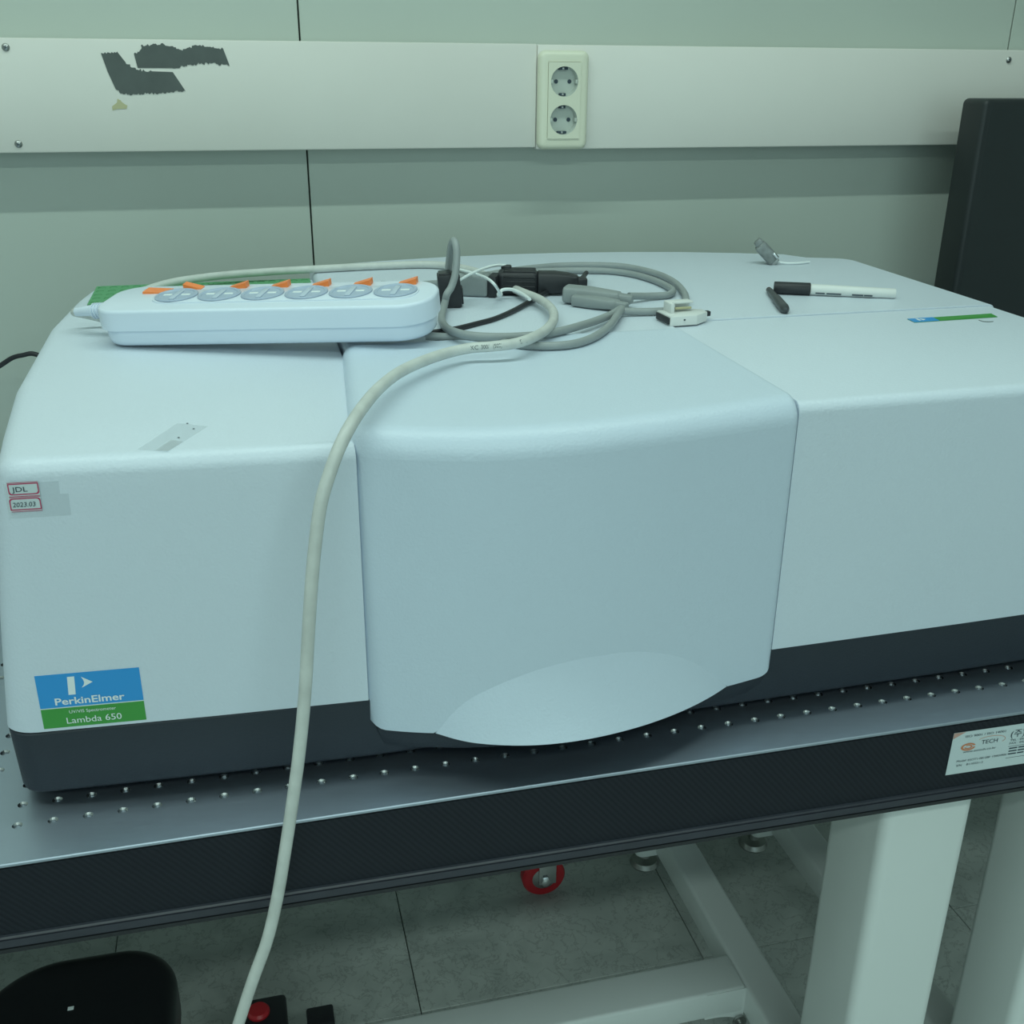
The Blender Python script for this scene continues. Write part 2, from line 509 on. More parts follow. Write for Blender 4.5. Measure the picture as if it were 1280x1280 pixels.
torn('tape_scrap', [(0.0604, 0.4718), (0.0665, 0.4760), (0.068, 0.4808), (0.0715, 0.4790), (0.0765, 0.4740), (0.0789, 0.4729), (0.0775, 0.4690), (0.067, 0.4688), (0.0604, 0.4671)],
     M_tan, 'small tan scrap of old adhesive tape below the dark torn patches', edges=(1, 2, 3), amp=0.0006)

# double wall socket
ws = thing('wall_socket', 'ivory double wall socket mounted on the white wall board', 'wall socket', (0.648, RAIL_Y, 0.4783))
def XZ(poly):   # local x,y,z(out of the wall) -> world offset
    return Matrix(((1, 0, 0, 0), (0, 0, -1, 0), (0, 1, 0, 0), (0, 0, 0, 1)))
MW = XZ(None)
hw, hh = 0.0355, 0.0635
iw, ih = 0.0228, 0.0490
fo = round_poly([(-hw, -hh, 0.010), (hw, -hh, 0.010), (hw, hh, 0.010), (-hw, hh, 0.010)])
fi = round_poly([(-iw-.0003, -ih-.0003, 0.0012), (iw+.0003, -ih-.0003, 0.0012), (iw+.0003, ih+.0003, 0.0012), (-iw-.0003, ih+.0003, 0.0012)])
rg = [(fo, 0.0)]+[(inset(fo, 0.007*(1-math.cos(t*PI/10))), 0.0035+0.007*math.sin(t*PI/10)) for t in range(6)]+[(fi, 0.0105), (fi, 0.0040)]
V = [MW @ Vector((p.x, p.y, z)) for R_, z in rg for p in R_]; n = len(fo)
F = [(i*n+k, i*n+(k+1) % n, (i+1)*n+(k+1) % n, (i+1)*n+k) for i in range(len(rg)-1) for k in range(n)]
mesh_obj('cover_frame', V, F, M_ivory, ws, smooth=40)
zf_ = 0.0108
V = []; F = []; I = []
# insert plate with two round wells
bmz = 0.0120
def well_sheet(cy_, h):
    V = []; F = []; n = 32
    R_ = 0.0193
    for k in range(n):
        t = 2*PI*k/n+PI/4; c_, s_ = math.cos(t), math.sin(t); sc = 1/max(abs(c_), abs(s_))
        V.append((c_*sc*iw, cy_+s_*sc*h, bmz))
    for k in range(n):
        t = 2*PI*k/n+PI/4; V.append((R_*math.cos(t), cy_+R_*math.sin(t), bmz))
    for k in range(n):
        k2 = (k+1) % n; F.append((k, k2, n+k2, n+k))
    return V, F
for cy_ in (0.0245, -0.0245):
    V, F = well_sheet(cy_, ih/2)
    n = 32
    # outer rim wall of the insert
    o_ = len(V)
    for k in range(n):
        V.append((V[k][0], V[k][1], zf_-0.002))
    for k in range(n): F.append((k, (k+1) % n, o_+(k+1) % n, o_+k))
    mesh_obj('socket_insert', [MW @ Vector(v) for v in V], F, M_ivory, ws)
    cup = lathe('socket_well', MW @ Vector((0, cy_, bmz)), (0, -1, 0), [(0.0194, 0.0), (0.0190, -0.0010), (0.0182, -0.0098), (0.0, -0.0098)], M_ivin, ws, 32)
    for dx in (-0.0095, 0.0095):
        cyl('pin_hole', MW @ Vector((dx, cy_, bmz-0.0097)), MW @ Vector((dx, cy_, bmz-0.0092)), 0.0028, 0.0028, M_ink, cup, 14)
    for sy in (1, -1):
        wide = 0.0065 if sy*cy_ > 0 else 0.0042
        box('earth_clip', MW @ Vector((-0.001, cy_+sy*0.0165, bmz-0.0070)), (wide*2, 0.0060, 0.0036), M_ink, cup, bev=0.0004)
        box('earth_contact', MW @ Vector((-0.001, cy_+sy*0.0163, bmz-0.0042)), (0.0028, 0.0020, 0.0028), M_steel, cup, bev=0.0003)
    for sx in (-1, 1):
        box('guide_rib', MW @ Vector((sx*0.0175, cy_, bmz-0.005)), (0.0028, 0.0085, 0.0050), M_ivin, cup, bev=0.0004)

# ------------------------------------------------------------------ optical table
tb = thing('optical_table', 'steel optical table with threaded hole grid and black skirt', 'table', (0, 0, FZ))
tb.location = (0, 0, 0)
TX0, TX1 = -0.7, 1.7
NX, NY = 96, 34
# the first row of holes lies at y = 0
V, F, I = hole_sheet(-0.7, 0.0, NX+1, NY-2, 0.025, 0.025, 0.0025, 0.0025, 0.012, 0.0, ch=0.0013)
# front and rear plain margins and the sides of the plate
YB = 0.025*(NY-2)-0.0125
o_ = len(V)
x0_, x1_ = -0.7125, -0.7+0.025*NX+0.0125
yf = -0.0435
pts_ = [(x0_, -0.0125, 0), (x1_, -0.0125, 0), (x1_, yf+0.0008, 0), (x0_, yf+0.0008, 0), (x1_, yf, -0.0007), (x0_, yf, -0.0007), (x1_, yf, -0.0024), (x0_, yf, -0.0024),
        (x1_, YB, 0), (x0_, YB, 0), (x1_, YB, -0.0045), (x0_, YB, -0.0045)]
V += pts_
fs = [(0, 1, 2, 3), (3, 2, 4, 5), (5, 4, 6, 7), (8, 9, 11, 10), (1, 8, 10, 6, 4, 2), (9, 0, 3, 5, 7, 11), (7, 6, 10, 11)]
for q, f_ in enumerate(fs):
    F.append(tuple(o_+k for k in f_)); I.append(0)
top = raw_obj('table_top', V, F, [M_table, M_bright, M_steel], I, tb)

# skirt and its lower profile (sag slightly to the right)
def zb(x): return -0.0800-0.0102*x
def band(name, ya, yb, f0, f1, m, parent, r=0.0):
    V = []
    for x in (x0_+0.001, x1_-0.001):
        for (y, z) in ((ya, f0(x)), (yb, f0(x)), (yb, f1(x)), (ya, f1(x))): V.append((x, y, z))
    F = [(0, 1, 2, 3), (7, 6, 5, 4), (0, 4, 5, 1), (1, 5, 6, 2), (2, 6, 7, 3), (3, 7, 4, 0)]
    return mesh_obj(name, V, F, m, parent)
band('shadow_gap', -0.0412, -0.030, lambda x: -0.0025, lambda x: -0.0050, M_black, tb)
sk = band('front_skirt', -0.0420, -0.030, lambda x: -0.0050, lambda x: zb(x)+0.014, M_skirt, tb)
lp = band('skirt_rim', -0.0452, -0.028, lambda x: zb(x)+0.016, lambda x: zb(x)+0.0035, M_lip, tb)
bm = bmesh.new(); bm.from_mesh(lp.data)
bmesh.ops.bevel(bm, geom=[e for e in bm.edges if abs((e.verts[0].co-e.verts[1].co).normalized().x) > 0.9], offset=0.003, segments=3, affect='EDGES')
bm.to_mesh(lp.data); bm.free()
band('rim_foot', -0.0436, -0.026, lambda x: zb(x)+0.0036, lambda x: zb(x), M_black, tb)
box('rear_skirt', ((x0_+x1_)/2, YB-0.006, -0.045), (x1_-x0_, 0.012, 0.08), M_skirt, tb, bev=0.001)
for x in (x0_+0.006, x1_-0.006):
    box('side_skirt', (x, (yf+YB)/2, -0.045), (0.010, YB-yf-0.03, 0.08), M_skirt, tb, bev=0.001)
box('underside_plate', ((x0_+x1_)/2, (yf+YB)/2, -0.076), (x1_-x0_-0.03, YB-yf-0.06, 0.004), M_black, tb, bev=0)

# steel frame: legs on long low beams
LT = -0.0785
def leg(x, y, parent):
    poly = round_poly([(x-0.049, y, 0.012), (x+0.049, y, 0.012), (x+0.049, y+0.095, 0.012), (x-0.049, y+0.095, 0.012)], 5)
    return prism('leg', poly, -0.684, LT, M_frame, parent, r=0, smooth=40)
def beam(x, ya, yb, parent):
    b_ = box('floor_beam', (x, (ya+yb)/2, -0.657), (0.05, yb-ya, 0.050), M_frame, parent, bev=0.006, seg=3)
    return b_
def foot(x, y, parent):
    f_ = lathe('levelling_foot', (x, y, FZ), (0, 0, 1), [(0, 0), (0.024, 0), (0.026, 0.004), (0.022, 0.012), (0.009, 0.016), (0.008, 0.098), (0, 0.098)], M_steel, parent, 20)
    lathe('lock_nut', (x, y, FZ+0.082), (0, 0, 1), [(0.008, 0), (0.018, 0), (0.018, 0.012), (0.008, 0.012)], M_bright, f_, 20)
for (lx, rear) in ((0.7995, 0.60), (1.0085, 0.60), (-0.48, 0.60), (1.58, 0.60)):
    leg(lx, 0.0, tb)
    leg(lx, 0.60, tb)
    beam(lx+0.008, -0.02, 0.71, tb)
    foot(lx+0.008, 0.012 if lx != 0.7995 else 0.20, tb)
    foot(lx+0.002, 0.690, tb)
st = box('stretcher', ((-0.455+0.783)/2, 0.298, -0.655), (0.783+0.455, 0.062, 0.046), M_frame, tb, bev=0.005, seg=3)
box('rear_stretcher', ((-0.455+0.783)/2, 0.665, -0.655), (0.783+0.455, 0.05, 0.046), M_frame, tb, bev=0.005, seg=3)
# round gusset in the corner of stretcher and beam, with its bolt
gp = [Vector((0.7820, -0.632)), Vector((0.7290, -0.632))]
gp = [(0.7825, 0.2672, -0.634), (0.725, 0.2672, -0.634), (0.725, 0.2672, -0.678)]+[(0.7825-0.046+0.046*math.sin(t*PI/2/6)*0.95, 0.2672, -0.678-0.020*(1-math.cos(t*PI/2/6))) for t in range(7)]+[(0.7825, 0.2672, -0.698)]
plate('gusset', gp, (0, 1, 0), 0.004, M_frame, tb)
lathe('bolt', (0.7760, 0.262, -0.690), (0, -1, 0), [(0, 0.004), (0.0035, 0.004), (0.0036, 0.0), (0.0100, 0.0), (0.0100, -0.003), (0, -0.003)], M_steel, tb, 20)

# maker's sticker on the skirt
A0 = Vector((0.7712, -0.0423, -0.0128)); SR = Vector((1, 0, -0.010)).normalized(); SU = Vector((0.010, 0, 1)).normalized()
SW, SH = 0.130, 0.0445
stk = plate('maker_sticker', [A0, A0+SR*SW, A0+SR*SW-SU*SH, A0-SU*SH], (0, -1, 0), 0.0003, M_paper, tb)
stk['label'] = 'white printed maker sticker on the black skirt'
SO = A0+Vector((0, -0.0004, 0))
def stx(s, u, v, h, wd, m=M_ink, **k): return text_obj('print_line', s, SO+SR*u-SU*v, SR, SU, h, wd, m, stk, **k)
stx('ISO 9001 / ISO 14001', 0.0125, 0.0062, 0.0023, 0.041)
stx('TECH', 0.0305, 0.0157, 0.0042, 0.0165)
stx('www.estech.co.kr', 0.0130, 0.0225, 0.0022, 0.034)
stx('Model', 0.0085, 0.0318, 0.0022, 0.0095)
stx('ESOT1-0812BF 1200X800', 0.0200, 0.0320, 0.0020, 0.0400)
stx('S/N', 0.0090, 0.0365, 0.0022, 0.0055)
stx('B110321-2', 0.0195, 0.0365, 0.0020, 0.0170)
stx('(\uc8fc)\uc5d0\uc2a4\ud14d', 0.0600, 0.0125, 0.0062, 0.0420)
stx('TEL : 042-824-0301', 0.0605, 0.0172, 0.0020, 0.0330)
stx('FAX : 042-824-0302', 0.0605, 0.0205, 0.0020, 0.0330)
for k in range(3):
    for u0, u1 in ((0.0615, 0.0700), (0.0712, 0.0780), (0.0790, 0.0880), (0.0900, 0.0960)):
        p_ = SO+SR*u0-SU*(0.0245+0.0030*k); r_ = SR*(u1-u0)
        plate('print_line', [p_, p_+r_, p_+r_-SU*0.0013, p_-SU*0.0013], (0, -1, 0), 0.0001, M_ink, stk)
for v0 in (0.0228, 0.0352):
    p_ = SO+SR*0.0600-SU*v0
    plate('print_rule', [p_, p_+SR*0.060, p_+SR*0.060-SU*0.0003, p_-SU*0.0003], (0, -1, 0), 0.0001, M_ink, stk)
ORG = mat('logo_orange', (0.62, 0.22, 0.10), 0.5)
def arcband(c, r1, r2, t0, t1, ax, ay, m, w=0.0008):
    P = []
    for k in range(25):
        t = t0+(t1-t0)*k/24; P.append((c, r1, t))
    outer = [SO+SR*(c[0]+ax*math.cos(t0+(t1-t0)*k/24))-SU*(c[1]-ay*math.sin(t0+(t1-t0)*k/24)) for k in range(25)]
    inner = [SO+SR*(c[0]+(ax-r1)*math.cos(t0+(t1-t0)*k/24))-SU*(c[1]-(ay-r2)*math.sin(t0+(t1-t0)*k/24)) for k in range(25)]
    n = 25
    V = [p+Vector((0, -0.0002, 0)) for p in outer+inner]
    F = [(k, k+1, n+k+1, n+k) for k in range(n-1)]
    return mesh_obj('logo_ring', V, F, m, stk)
arcband((0.0175, 0.0165), 0.0022, 0.0014, 0.3, 6.1, 0.0075, 0.0040, ORG)
arcband((0.0175, 0.0165), 0.0016, 0.0010, 3.4, 8.6, 0.0042, 0.0022, ORG)
arcband((0.0400, 0.0130), 0.0004, 0.0004, -0.6, 2.6, 0.0150, 0.0050, ORG)
mesh_obj('logo_corner', [SO+Vector((0, -0.0002, 0)), SO+SR*0.012+Vector((0, -0.0002, 0)), SO-SU*0.006+Vector((0, -0.0002, 0))], [(0, 1, 2)], mat('corner_pink', (0.55, 0.33, 0.28), 0.6), stk)

# ------------------------------------------------------------------ spectrometer
sp = thing('spectrometer', 'large white laboratory spectrometer with charcoal base on the optical table', 'spectrometer', (0.5, 0.3, 0))
sp.location = (0, 0, 0)
back_arc = [(0.995, 0.6150), (0.947, 0.6200), (0.928, 0.6500), (0.865, 0.6740), (0.794, 0.6970), (0.715, 0.7130), (0.628, 0.7233), (0.545, 0.7260), (0.47, 0.7217), (0.38, 0.7080), (0.284, 0.6850)]
# base
bp_ = round_poly([(-0.0005, 0.0185, 0.022), (0.15, 0.0105, 0), (0.268, 0.0065, 0), (0.611, 0.0090, 0), (0.80, 0.0120, 0), (1.0, 0.0185, 0.02), (1.0, 0.612, 0.03)] +
                 [(x, y-0.004, 0) for x, y in back_arc[1:]] + [(-0.001, 0.637, 0.03), (-0.011, 0.57, 0), (-0.021, 0.44, 0), (-0.0185, 0.22, 0), (-0.009, 0.10, 0)], 6)
prism('base', inset(bp_, 0.0008), 0.010, 0.0655, M_base, sp, r=0.001, seg=1, draft=-0.002, rb=0.004)
for x, y in ((0.06, 0.07), (0.94, 0.07), (0.06, 0.58), (0.94, 0.58)):
    lathe('rubber_foot', (x, y, 0.0), (0, 0, 1), [(0, 0), (0.016, 0), (0.018, 0.003), (0.018, 0.0105), (0, 0.0105)], M_black, sp, 20)
# left cover
lc = round_poly([(0.0285, 0.0200, 0.022), (0.15, 0.0110, 0), (0.2660, 0.0055, 0), (0.2830, 0.24, 0), (0.2846, 0.640, 0), (0.0275, 0.638, 0.02), (0.0175, 0.57, 0), (0.0075, 0.44, 0), (0.0100, 0.22, 0), (0.0200, 0.10, 0)], 8)
def left_cover():
    # outline with a left-hand draft only at the foot
    rings = []
    r = 0.012; seg = 7; z0, z1 = 0.0665, 0.2785
    def foot_shift(p, k):
        return Vector((p.x-0.029*max(k, 0)**0.75*max(0, min(1, 1-(p.x-0.0285)/0.14)), p.y))
    for z in (z0, 0.09, 0.12, 0.15, 0.18, 0.205, 0.23, 0.25):
        k = (z1-z)/(z1-z0)
        rings.append(([foot_shift(p, k) for p in lc], z))
    for k in range(seg+1):
        t = k/seg*PI/2; z = z1-r+r*math.sin(t)
        kk = (z1-z)/(z1-z0)
        rings.append(([foot_shift(p, kk) for p in inset(lc, r*(1-math.cos(t)), lambda p: 0.15 if (p.x > 0.2675 and p.y > 0.02) else 1.0)], z))
    V = []; F = []; n = len(lc)
    for R_, z in rings:
        for p in R_: V.append((p.x, p.y, z))
    for i in range(len(rings)-1):
        for k in range(n): F.append((i*n+k, i*n+(k+1) % n, (i+1)*n+(k+1) % n, (i+1)*n+k))
    F.append(tuple(range((len(rings)-1)*n, len(rings)*n))); F.append(tuple(range(n-1, -1, -1)))
    return mesh_obj('left_cover', V, F, M_cover, sp, 40)
lcov = left_cover()
# rear cover (centre and right) and right front cover
rc = round_poly([(0.2850, 0.2520, 0), (0.6125, 0.2520, 0), (0.6125, 0.2915, 0), (1.0, 0.2953, 0), (1.0, 0.600, 0.03)]+[(x, y, 0) for x, y in back_arc[1:]], 6)
prism('rear_cover', rc, 0.0665, 0.2860, M_cover, sp, r=0.006, seg=5, wfun=lambda p: 0.10 if (p.y < 0.30 and p.x < 0.99) else 1.0)
rf = round_poly([(0.6130, 0.0085, 0), (0.80, 0.0118, 0), (1.0, 0.0175, 0.02), (1.0, 0.2947, 0), (0.6130, 0.2909, 0)], 6)
prism('right_cover', rf, 0.0640, 0.2845, M_cover, sp, r=0.009, seg=6, wfun=lambda p: 0.08 if (p.y > 0.285 or (p.x < 0.614 and p.y > 0.02)) else 1.0)

# sample compartment door: wraps from the top over a bulged front
def lerp_tab(tab, x):
    if x <= tab[0][0]: return tab[0][1]
    for (a, fa), (b_, fb) in zip(tab, tab[1:]):
        if x <= b_: return fa+(fb-fa)*(x-a)/(b_-a)
    return tab[-1][1]
def smooth_tab(tab):
    P = [Vector((a, c, 0)) for a, c in tab]
    Q = catmull(P, 12)
    return [(q.x, q.y) for q in Q]
BULGE = smooth_tab([(0.262, 0.0055), (0.283, -0.0045), (0.31, -0.0140), (0.345, -0.0230), (0.385, -0.0275), (0.43, -0.0265), (0.48, -0.0205), (0.53, -0.0120), (0.575, -0.0035), (0.6145, 0.0050)])
LENS = smooth_tab([(0.3150, 0.0420), (0.3300, 0.0630), (0.3470, 0.0775), (0.380, 0.0920), (0.413, 0.0990), (0.446, 0.1000), (0.481, 0.0960), (0.517, 0.0830), (0.545, 0.0640), (0.5670, 0.0420)])
DZ1, DZ0, DR = 0.2895, 0.0420, 0.020
ER = 0.010
EL = 0.014
XR = 0.6125
def xl(y):  # left edge leans towards the rear
    return 0.2635+(0.2810-0.2635)*max(0, min(1, y/0.245))
def door():
    sv = [0.0, 0.0, 0.02, 0.06, 0.14, 0.28, 0.5, 0.75, 1.0]   # multiples of ER near each edge
    def cols(x0, x1):
        c = []
        for q, s in enumerate(sv): c.append((x0+EL*s, EL-EL*math.sqrt(max(0, 1-(1-s)**2)) + (0.012 if q == 0 else 0)))
        nmid = 110
        for k in range(1, nmid): c.append((x0+EL+(x1-x0-EL-ER*0.6)*k/nmid, 0.0))
        for q, s in reversed(list(enumerate(sv))): c.append((x1-ER*s*0.6, (ER-ER*math.sqrt(max(0, 1-(1-s)**2)))*0.6 + (0.010 if q == 0 else 0)))
        return c
    rows = []
    # top, from rear seam towards the front
    for f in [0, 0, 0.004, 0.012] + [0.03+0.97*k/10 for k in range(11)]:
        rows.append(('top', f))
    for k in range(1, 10): rows.append(('fil', k/9*PI/2))
    for k in range(0, 15): rows.append(('front', k/14))
    V = []; ncol = None; skirt_done = False
    for ri, (kind, t) in enumerate(rows):
        if kind == 'top': x0 = None
        yrow = 0
        line = []
        # left edge depends on y; use mean y of this row
        ym = 0.25*(1-t) if kind == 'top' else 0.0
        cs = cols(xl(ym), XR)
        for (x, dn) in cs:
            yb_ = lerp_tab(BULGE, x)
            if kind == 'top':
                y = 0.2505+(yb_+DR-0.2505)*t
                z = DZ1-dn
                if ri == 0: z -= 0.012
                if ri in (0, 1): z -= 0.003
                if ri == 2: z -= 0.001
                p = Vector((x, y, z))
            elif kind == 'fil':
                c_ = Vector((x, yb_+DR, DZ1-DR)); rr_ = DR-dn
                p = c_+Vector((0, -math.sin(t)*rr_, math.cos(t)*rr_))
            else:
                zc = max(DZ0, lerp_tab(LENS, x)) if LENS[0][0] < x < LENS[-1][0] else DZ0
                # rounded lower corners
                dl = x-xl(0); dr = XR-x
                cr_ = 0.014
                if dl < cr_: zc = max(zc, DZ0+cr_-math.sqrt(max(0, cr_**2-(cr_-dl)**2)))
                if dr < cr_: zc = max(zc, DZ0+(cr_-math.sqrt(max(0, cr_**2-(cr_-dr)**2)))*0.8)
                z = (DZ1-DR)+(zc-(DZ1-DR))*t
                p = Vector((x, yb_+dn, z))
            line.append(p)
        ncol = len(line)
        V += line
    F = []
    nr = len(rows)
    for i in range(nr-1):
        for k in range(ncol-1):
            F.append((i*ncol+k, i*ncol+k+1, (i+1)*ncol+k+1, (i+1)*ncol+k))
    # return lip along the lower edge (outside the grip)
    o_ = len(V)
    for k in range(ncol):
        p = V[(nr-1)*ncol+k]; V.append(p+Vector((0, 0.020, 0.0)))
    for k in range(ncol-1): F.append(((nr-1)*ncol+k, (nr-1)*ncol+k+1, o_+k+1, o_+k))
    return mesh_obj('sample_door', V, F, M_door, sp, 50)
dr_ = door()
# finger grip: paler lens-shaped facet that flares out under the door face
V = []; F = []
NXg, NYg = 80, 8
for i in range(NXg+1):
    x = LENS[0][0]+(LENS[-1][0]-LENS[0][0])*i/NXg
    zc = max(DZ0, lerp_tab(LENS, x)); yb_ = lerp_tab(BULGE, x)
    zl = DZ0-0.002*math.sin(PI*i/NXg)
    for j in range(NYg+1):
        z = zc+(zl-zc)*j/NYg
        V.append((x, yb_-0.36*(zc-z), z))
    V.append((x, yb_+0.018, zl))
for i in range(NXg):
    for j in range(NYg+1):
        a = i*(NYg+2)+j; F.append((a, a+1, a+NYg+3, a+NYg+2))
mesh_obj('finger_grip', V, F, M_door, sp, 60)['label'] = 'lens-shaped finger grip facet at the foot of the door'
# dark lobe of the base under the door
lobe = [Vector((0.2700, 0.03)), Vector((0.2700, 0.012))]
for k in range(31):
    x = 0.272+(0.6090-0.272)*k/30
    lobe.append(Vector((x, lerp_tab(BULGE, x)+0.0045)))
lobe += [Vector((0.6120, 0.014)), Vector((0.6120, 0.03))]
prism('base_lobe', lobe, 0.0215, 0.0415, M_base, sp, r=0.003, seg=3, draft=-0.006)
# green ventilation grille on the left rear
gx0, gy0 = 0.0330, 0.5250
V, F, I = hole_sheet(gx0+0.0065, gy0+0.0105, 19, 5, 0.0130, 0.0210, 0.0044, 0.0068, 0.004, 0.2803, ch=0.0004, n=16)
gr = raw_obj('vent_grille', V, F, [M_green, M_green, M_greendark], I, sp)
gr['label'] = 'green perforated vent grille at the left rear corner'
box('grille_tray', (gx0+0.0001+0.0130*9.5, gy0+0.0525, 0.2790), (0.0130*19, 0.105, 0.0014), M_green, gr, bev=0)
# nameplate
NX_ = Vector((0.238, -0.0145, 0)).normalized(); NU = Vector((0.0005, 0, 1)).normalized()
def front_y(x): return 0.0200+(0.0055-0.0200)*(x-0.0285)/(0.264-0.0285)
def left_front(x, z):  # on the left cover's front face
    return Vector((x, front_y(x), z))
NP = [(0.0272,0.0145,0.1162),(0.0990,0.0115,0.1154),(0.0988,0.0115,0.0709),(0.0265,0.0145,0.0718)]
O_ = Vector((NP[0][0], 0, (NP[0][2]+NP[1][2])/2+0.0007)); NWD = 0.0730; NHT = 0.0455
O_ = Vector((0.0268, front_y(0.0268)-0.0014, 0.1146))
def npp(u, v, d=0.0): return O_+NX_*u-NU*v+Vector((0, -d, 0))
npl = plate('nameplate', [npp(0, 0), npp(NWD, 0), npp(NWD, NHT), npp(0, NHT)], (0, -1, 0), 0.0004, M_txt, sp)
npl['label'] = 'blue and green maker nameplate'
SPL = 0.0285
plate('blue_field', [npp(0, 0, .0005), npp(NWD, 0, .0005), npp(NWD, SPL-0.0004, .0005), npp(0, SPL-0.0004, .0005)], (0, -1, 0), 0.0002, M_blue, npl)
plate('green_field', [npp(0, SPL+0.0005, .0005), npp(NWD, SPL+0.0005, .0005), npp(NWD, NHT, .0005), npp(0, NHT, .0005)], (0, -1, 0), 0.0002, M_lgreen, npl)
D = 0.0008
text_obj('lettering', 'PerkinElmer', npp(0.0110, 0.0258, D), NX_, NU, 0.0058, 0.0490, M_txt, npl, bold=0.018)
text_obj('lettering', 'UV/VIS Spectrometer', npp(0.0196, 0.0337, D), NX_, NU, 0.0027, 0.0330, M_txt, npl)
text_obj('lettering', 'Lambda 650', npp(0.0168, 0.0424, D), NX_, NU, 0.0053, 0.0390, M_txt, npl)
plate('logo_bar', [npp(0.0222, 0.0028, D), npp(0.0272, 0.0028, D), npp(0.0262, 0.0180, D), npp(0.0212, 0.0180, D)], (0, -1, 0), 0.0001, M_txt, npl)
plate('logo_arrow', [npp(0.0318, 0.0036, D), npp(0.0393, 0.0086, D), npp(0.0312, 0.0128, D), npp(0.0330, 0.0102, D), npp(0.0334, 0.0083, D), npp(0.0330, 0.0062, D)], (0, -1, 0), 0.0001, M_txt, npl)
# asset sticker and clear tape over it
def lf(x, z, d=0.0): 
    p = left_front(x, z); return p+Vector((0, -0.0013-d, 0))
tp = plate('clear_tape', [lf(0.0300, 0.2640), lf(0.0655, 0.2640), lf(0.0650, 0.2545), lf(0.0705, 0.2545), lf(0.0700, 0.2385), lf(0.0300, 0.2385)], (0, -1, 0), 0.0001, M_tape, sp)
ast = plate('asset_sticker', [lf(0.0322, 0.2650, .0002), lf(0.0527, 0.2650, .0002), lf(0.0520, 0.2435, .0002), lf(0.0312, 0.2435, .0002)], (0, -1, 0), 0.0002, M_paper, sp)
ast['label'] = 'small white sticker with red frames and handwriting'
def rrect(u0, v0, u1, v1, r, wd, corners):
    """frame outline as a flat band with some round corners (lower ones, then upper ones)"""
    def ring(d):
        return round_poly([(u0+d, v0+d, r if corners[0] else 0.0003), (u1-d, v0+d, r if corners[1] else 0.0003), (u1-d, v1-d, r if corners[2] else 0.0003), (u0+d, v1-d, r if corners[3] else 0.0003)], 4)
    A, B = ring(0), ring(wd)
    n = len(A)
    V = [lf(p.x, p.y, .0006) for p in A]+[lf(p.x, p.y, .0006) for p in B]
    return mesh_obj('red_frame', V, [(k, (k+1) % n, n+(k+1) % n, n+k) for k in range(n)], M_redink, ast)
rrect(0.0326, 0.2556, 0.0523, 0.2640, 0.0020, 0.0008, (1, 1, 0, 0))
rrect(0.0320, 0.2445, 0.0521, 0.2533, 0.0020, 0.0008, (0, 0, 1, 1))
for z in (0.2647, 0.2548, 0.2541, 0.2438):
    plate('red_rule', [lf(0.0326, z, .0005), lf(0.0522, z, .0005), lf(0.0522, z-0.0004, .0005), lf(0.0326, z-0.0004, .0005)], (0, -1, 0), 0.0001, M_redink, ast)
text_obj('handwriting', 'JDL', lf(0.0350, 0.2580, .0006), NX_, NU, 0.0036, 0.0100, M_ink, ast)
text_obj('handwriting', '2023.03', lf(0.0338, 0.2470, .0006), NX_, NU, 0.0034, 0.0148, M_ink, ast, shear=0.15)
# folded clear tape on the top of the left cover
tt = plate('clear_tape', [(0.1177, 0.0275, 0.2787), (0.1384, 0.0190, 0.2787), (0.1646, 0.0693, 0.2787), (0.1426, 0.0820, 0.2787)], (0, 0, 1), 0.0002, M_tape, sp)
plate('tape_fold', [(0.1300, 0.0225, 0.27895), (0.1384, 0.0190, 0.27895), (0.1480, 0.0370, 0.27895), (0.1395, 0.0430, 0.27895)], (0, 0, 1), 0.0002, M_tape, tt)
for x, y in ((0.1497, 0.0790), (0.1545, 0.0650), (0.1445, 0.0470)):
    box('dirt_speck', (x, y, 0.2790), (0.0014, 0.0010, 0.0003), M_ink, tt, bev=0)
# coloured strip label on the right cover
z_ = 0.2848
lb = plate('top_label', [(0.8655, 0.2545, z_), (0.8640, 0.2390, z_), (0.9655, 0.2436, z_), (0.9692, 0.2590, z_)], (0, 0, 1), 0.0003, M_lgreen, sp)
plate('blue_field', [(0.8655, 0.2545, z_+.0003), (0.8640, 0.2390, z_+.0003), (0.8940, 0.2404, z_+.0003), (0.8960, 0.2558, z_+.0003)], (0, 0, 1), 0.0002, M_blue, lb)
plate('blue_mark', [(0.8730, 0.2520, z_+.0006), (0.8725, 0.2440, z_+.0006), (0.8755, 0.2440, z_+.0006), (0.8760, 0.2520, z_+.0006)], (0, 0, 1), 0.0001, M_txt, lb)
plate('blue_mark', [(0.8775, 0.2520, z_+.0006), (0.8830, 0.2480, z_+.0006), (0.8775, 0.2440, z_+.0006)], (0, 0, 1), 0.0001, M_txt, lb)
plate('pale_rule', [(0.900, 0.2490, z_+.0004), (0.900, 0.2478, z_+.0004), (0.960, 0.2506, z_+.0004), (0.960, 0.2518, z_+.0004)], (0, 0, 1), 0.0001, mat('pale_green', (0.2, 0.45, 0.16), 0.4), lb)
tube('moulded_mark', [(0.9365, 0.2345, z_), (0.9365, 0.2280, z_+.0003), (0.9410, 0.2250, z_+.0003), (0.9470, 0.2260, z_)], 0.0006, M_greyplug, sp, n=6, sub=5)

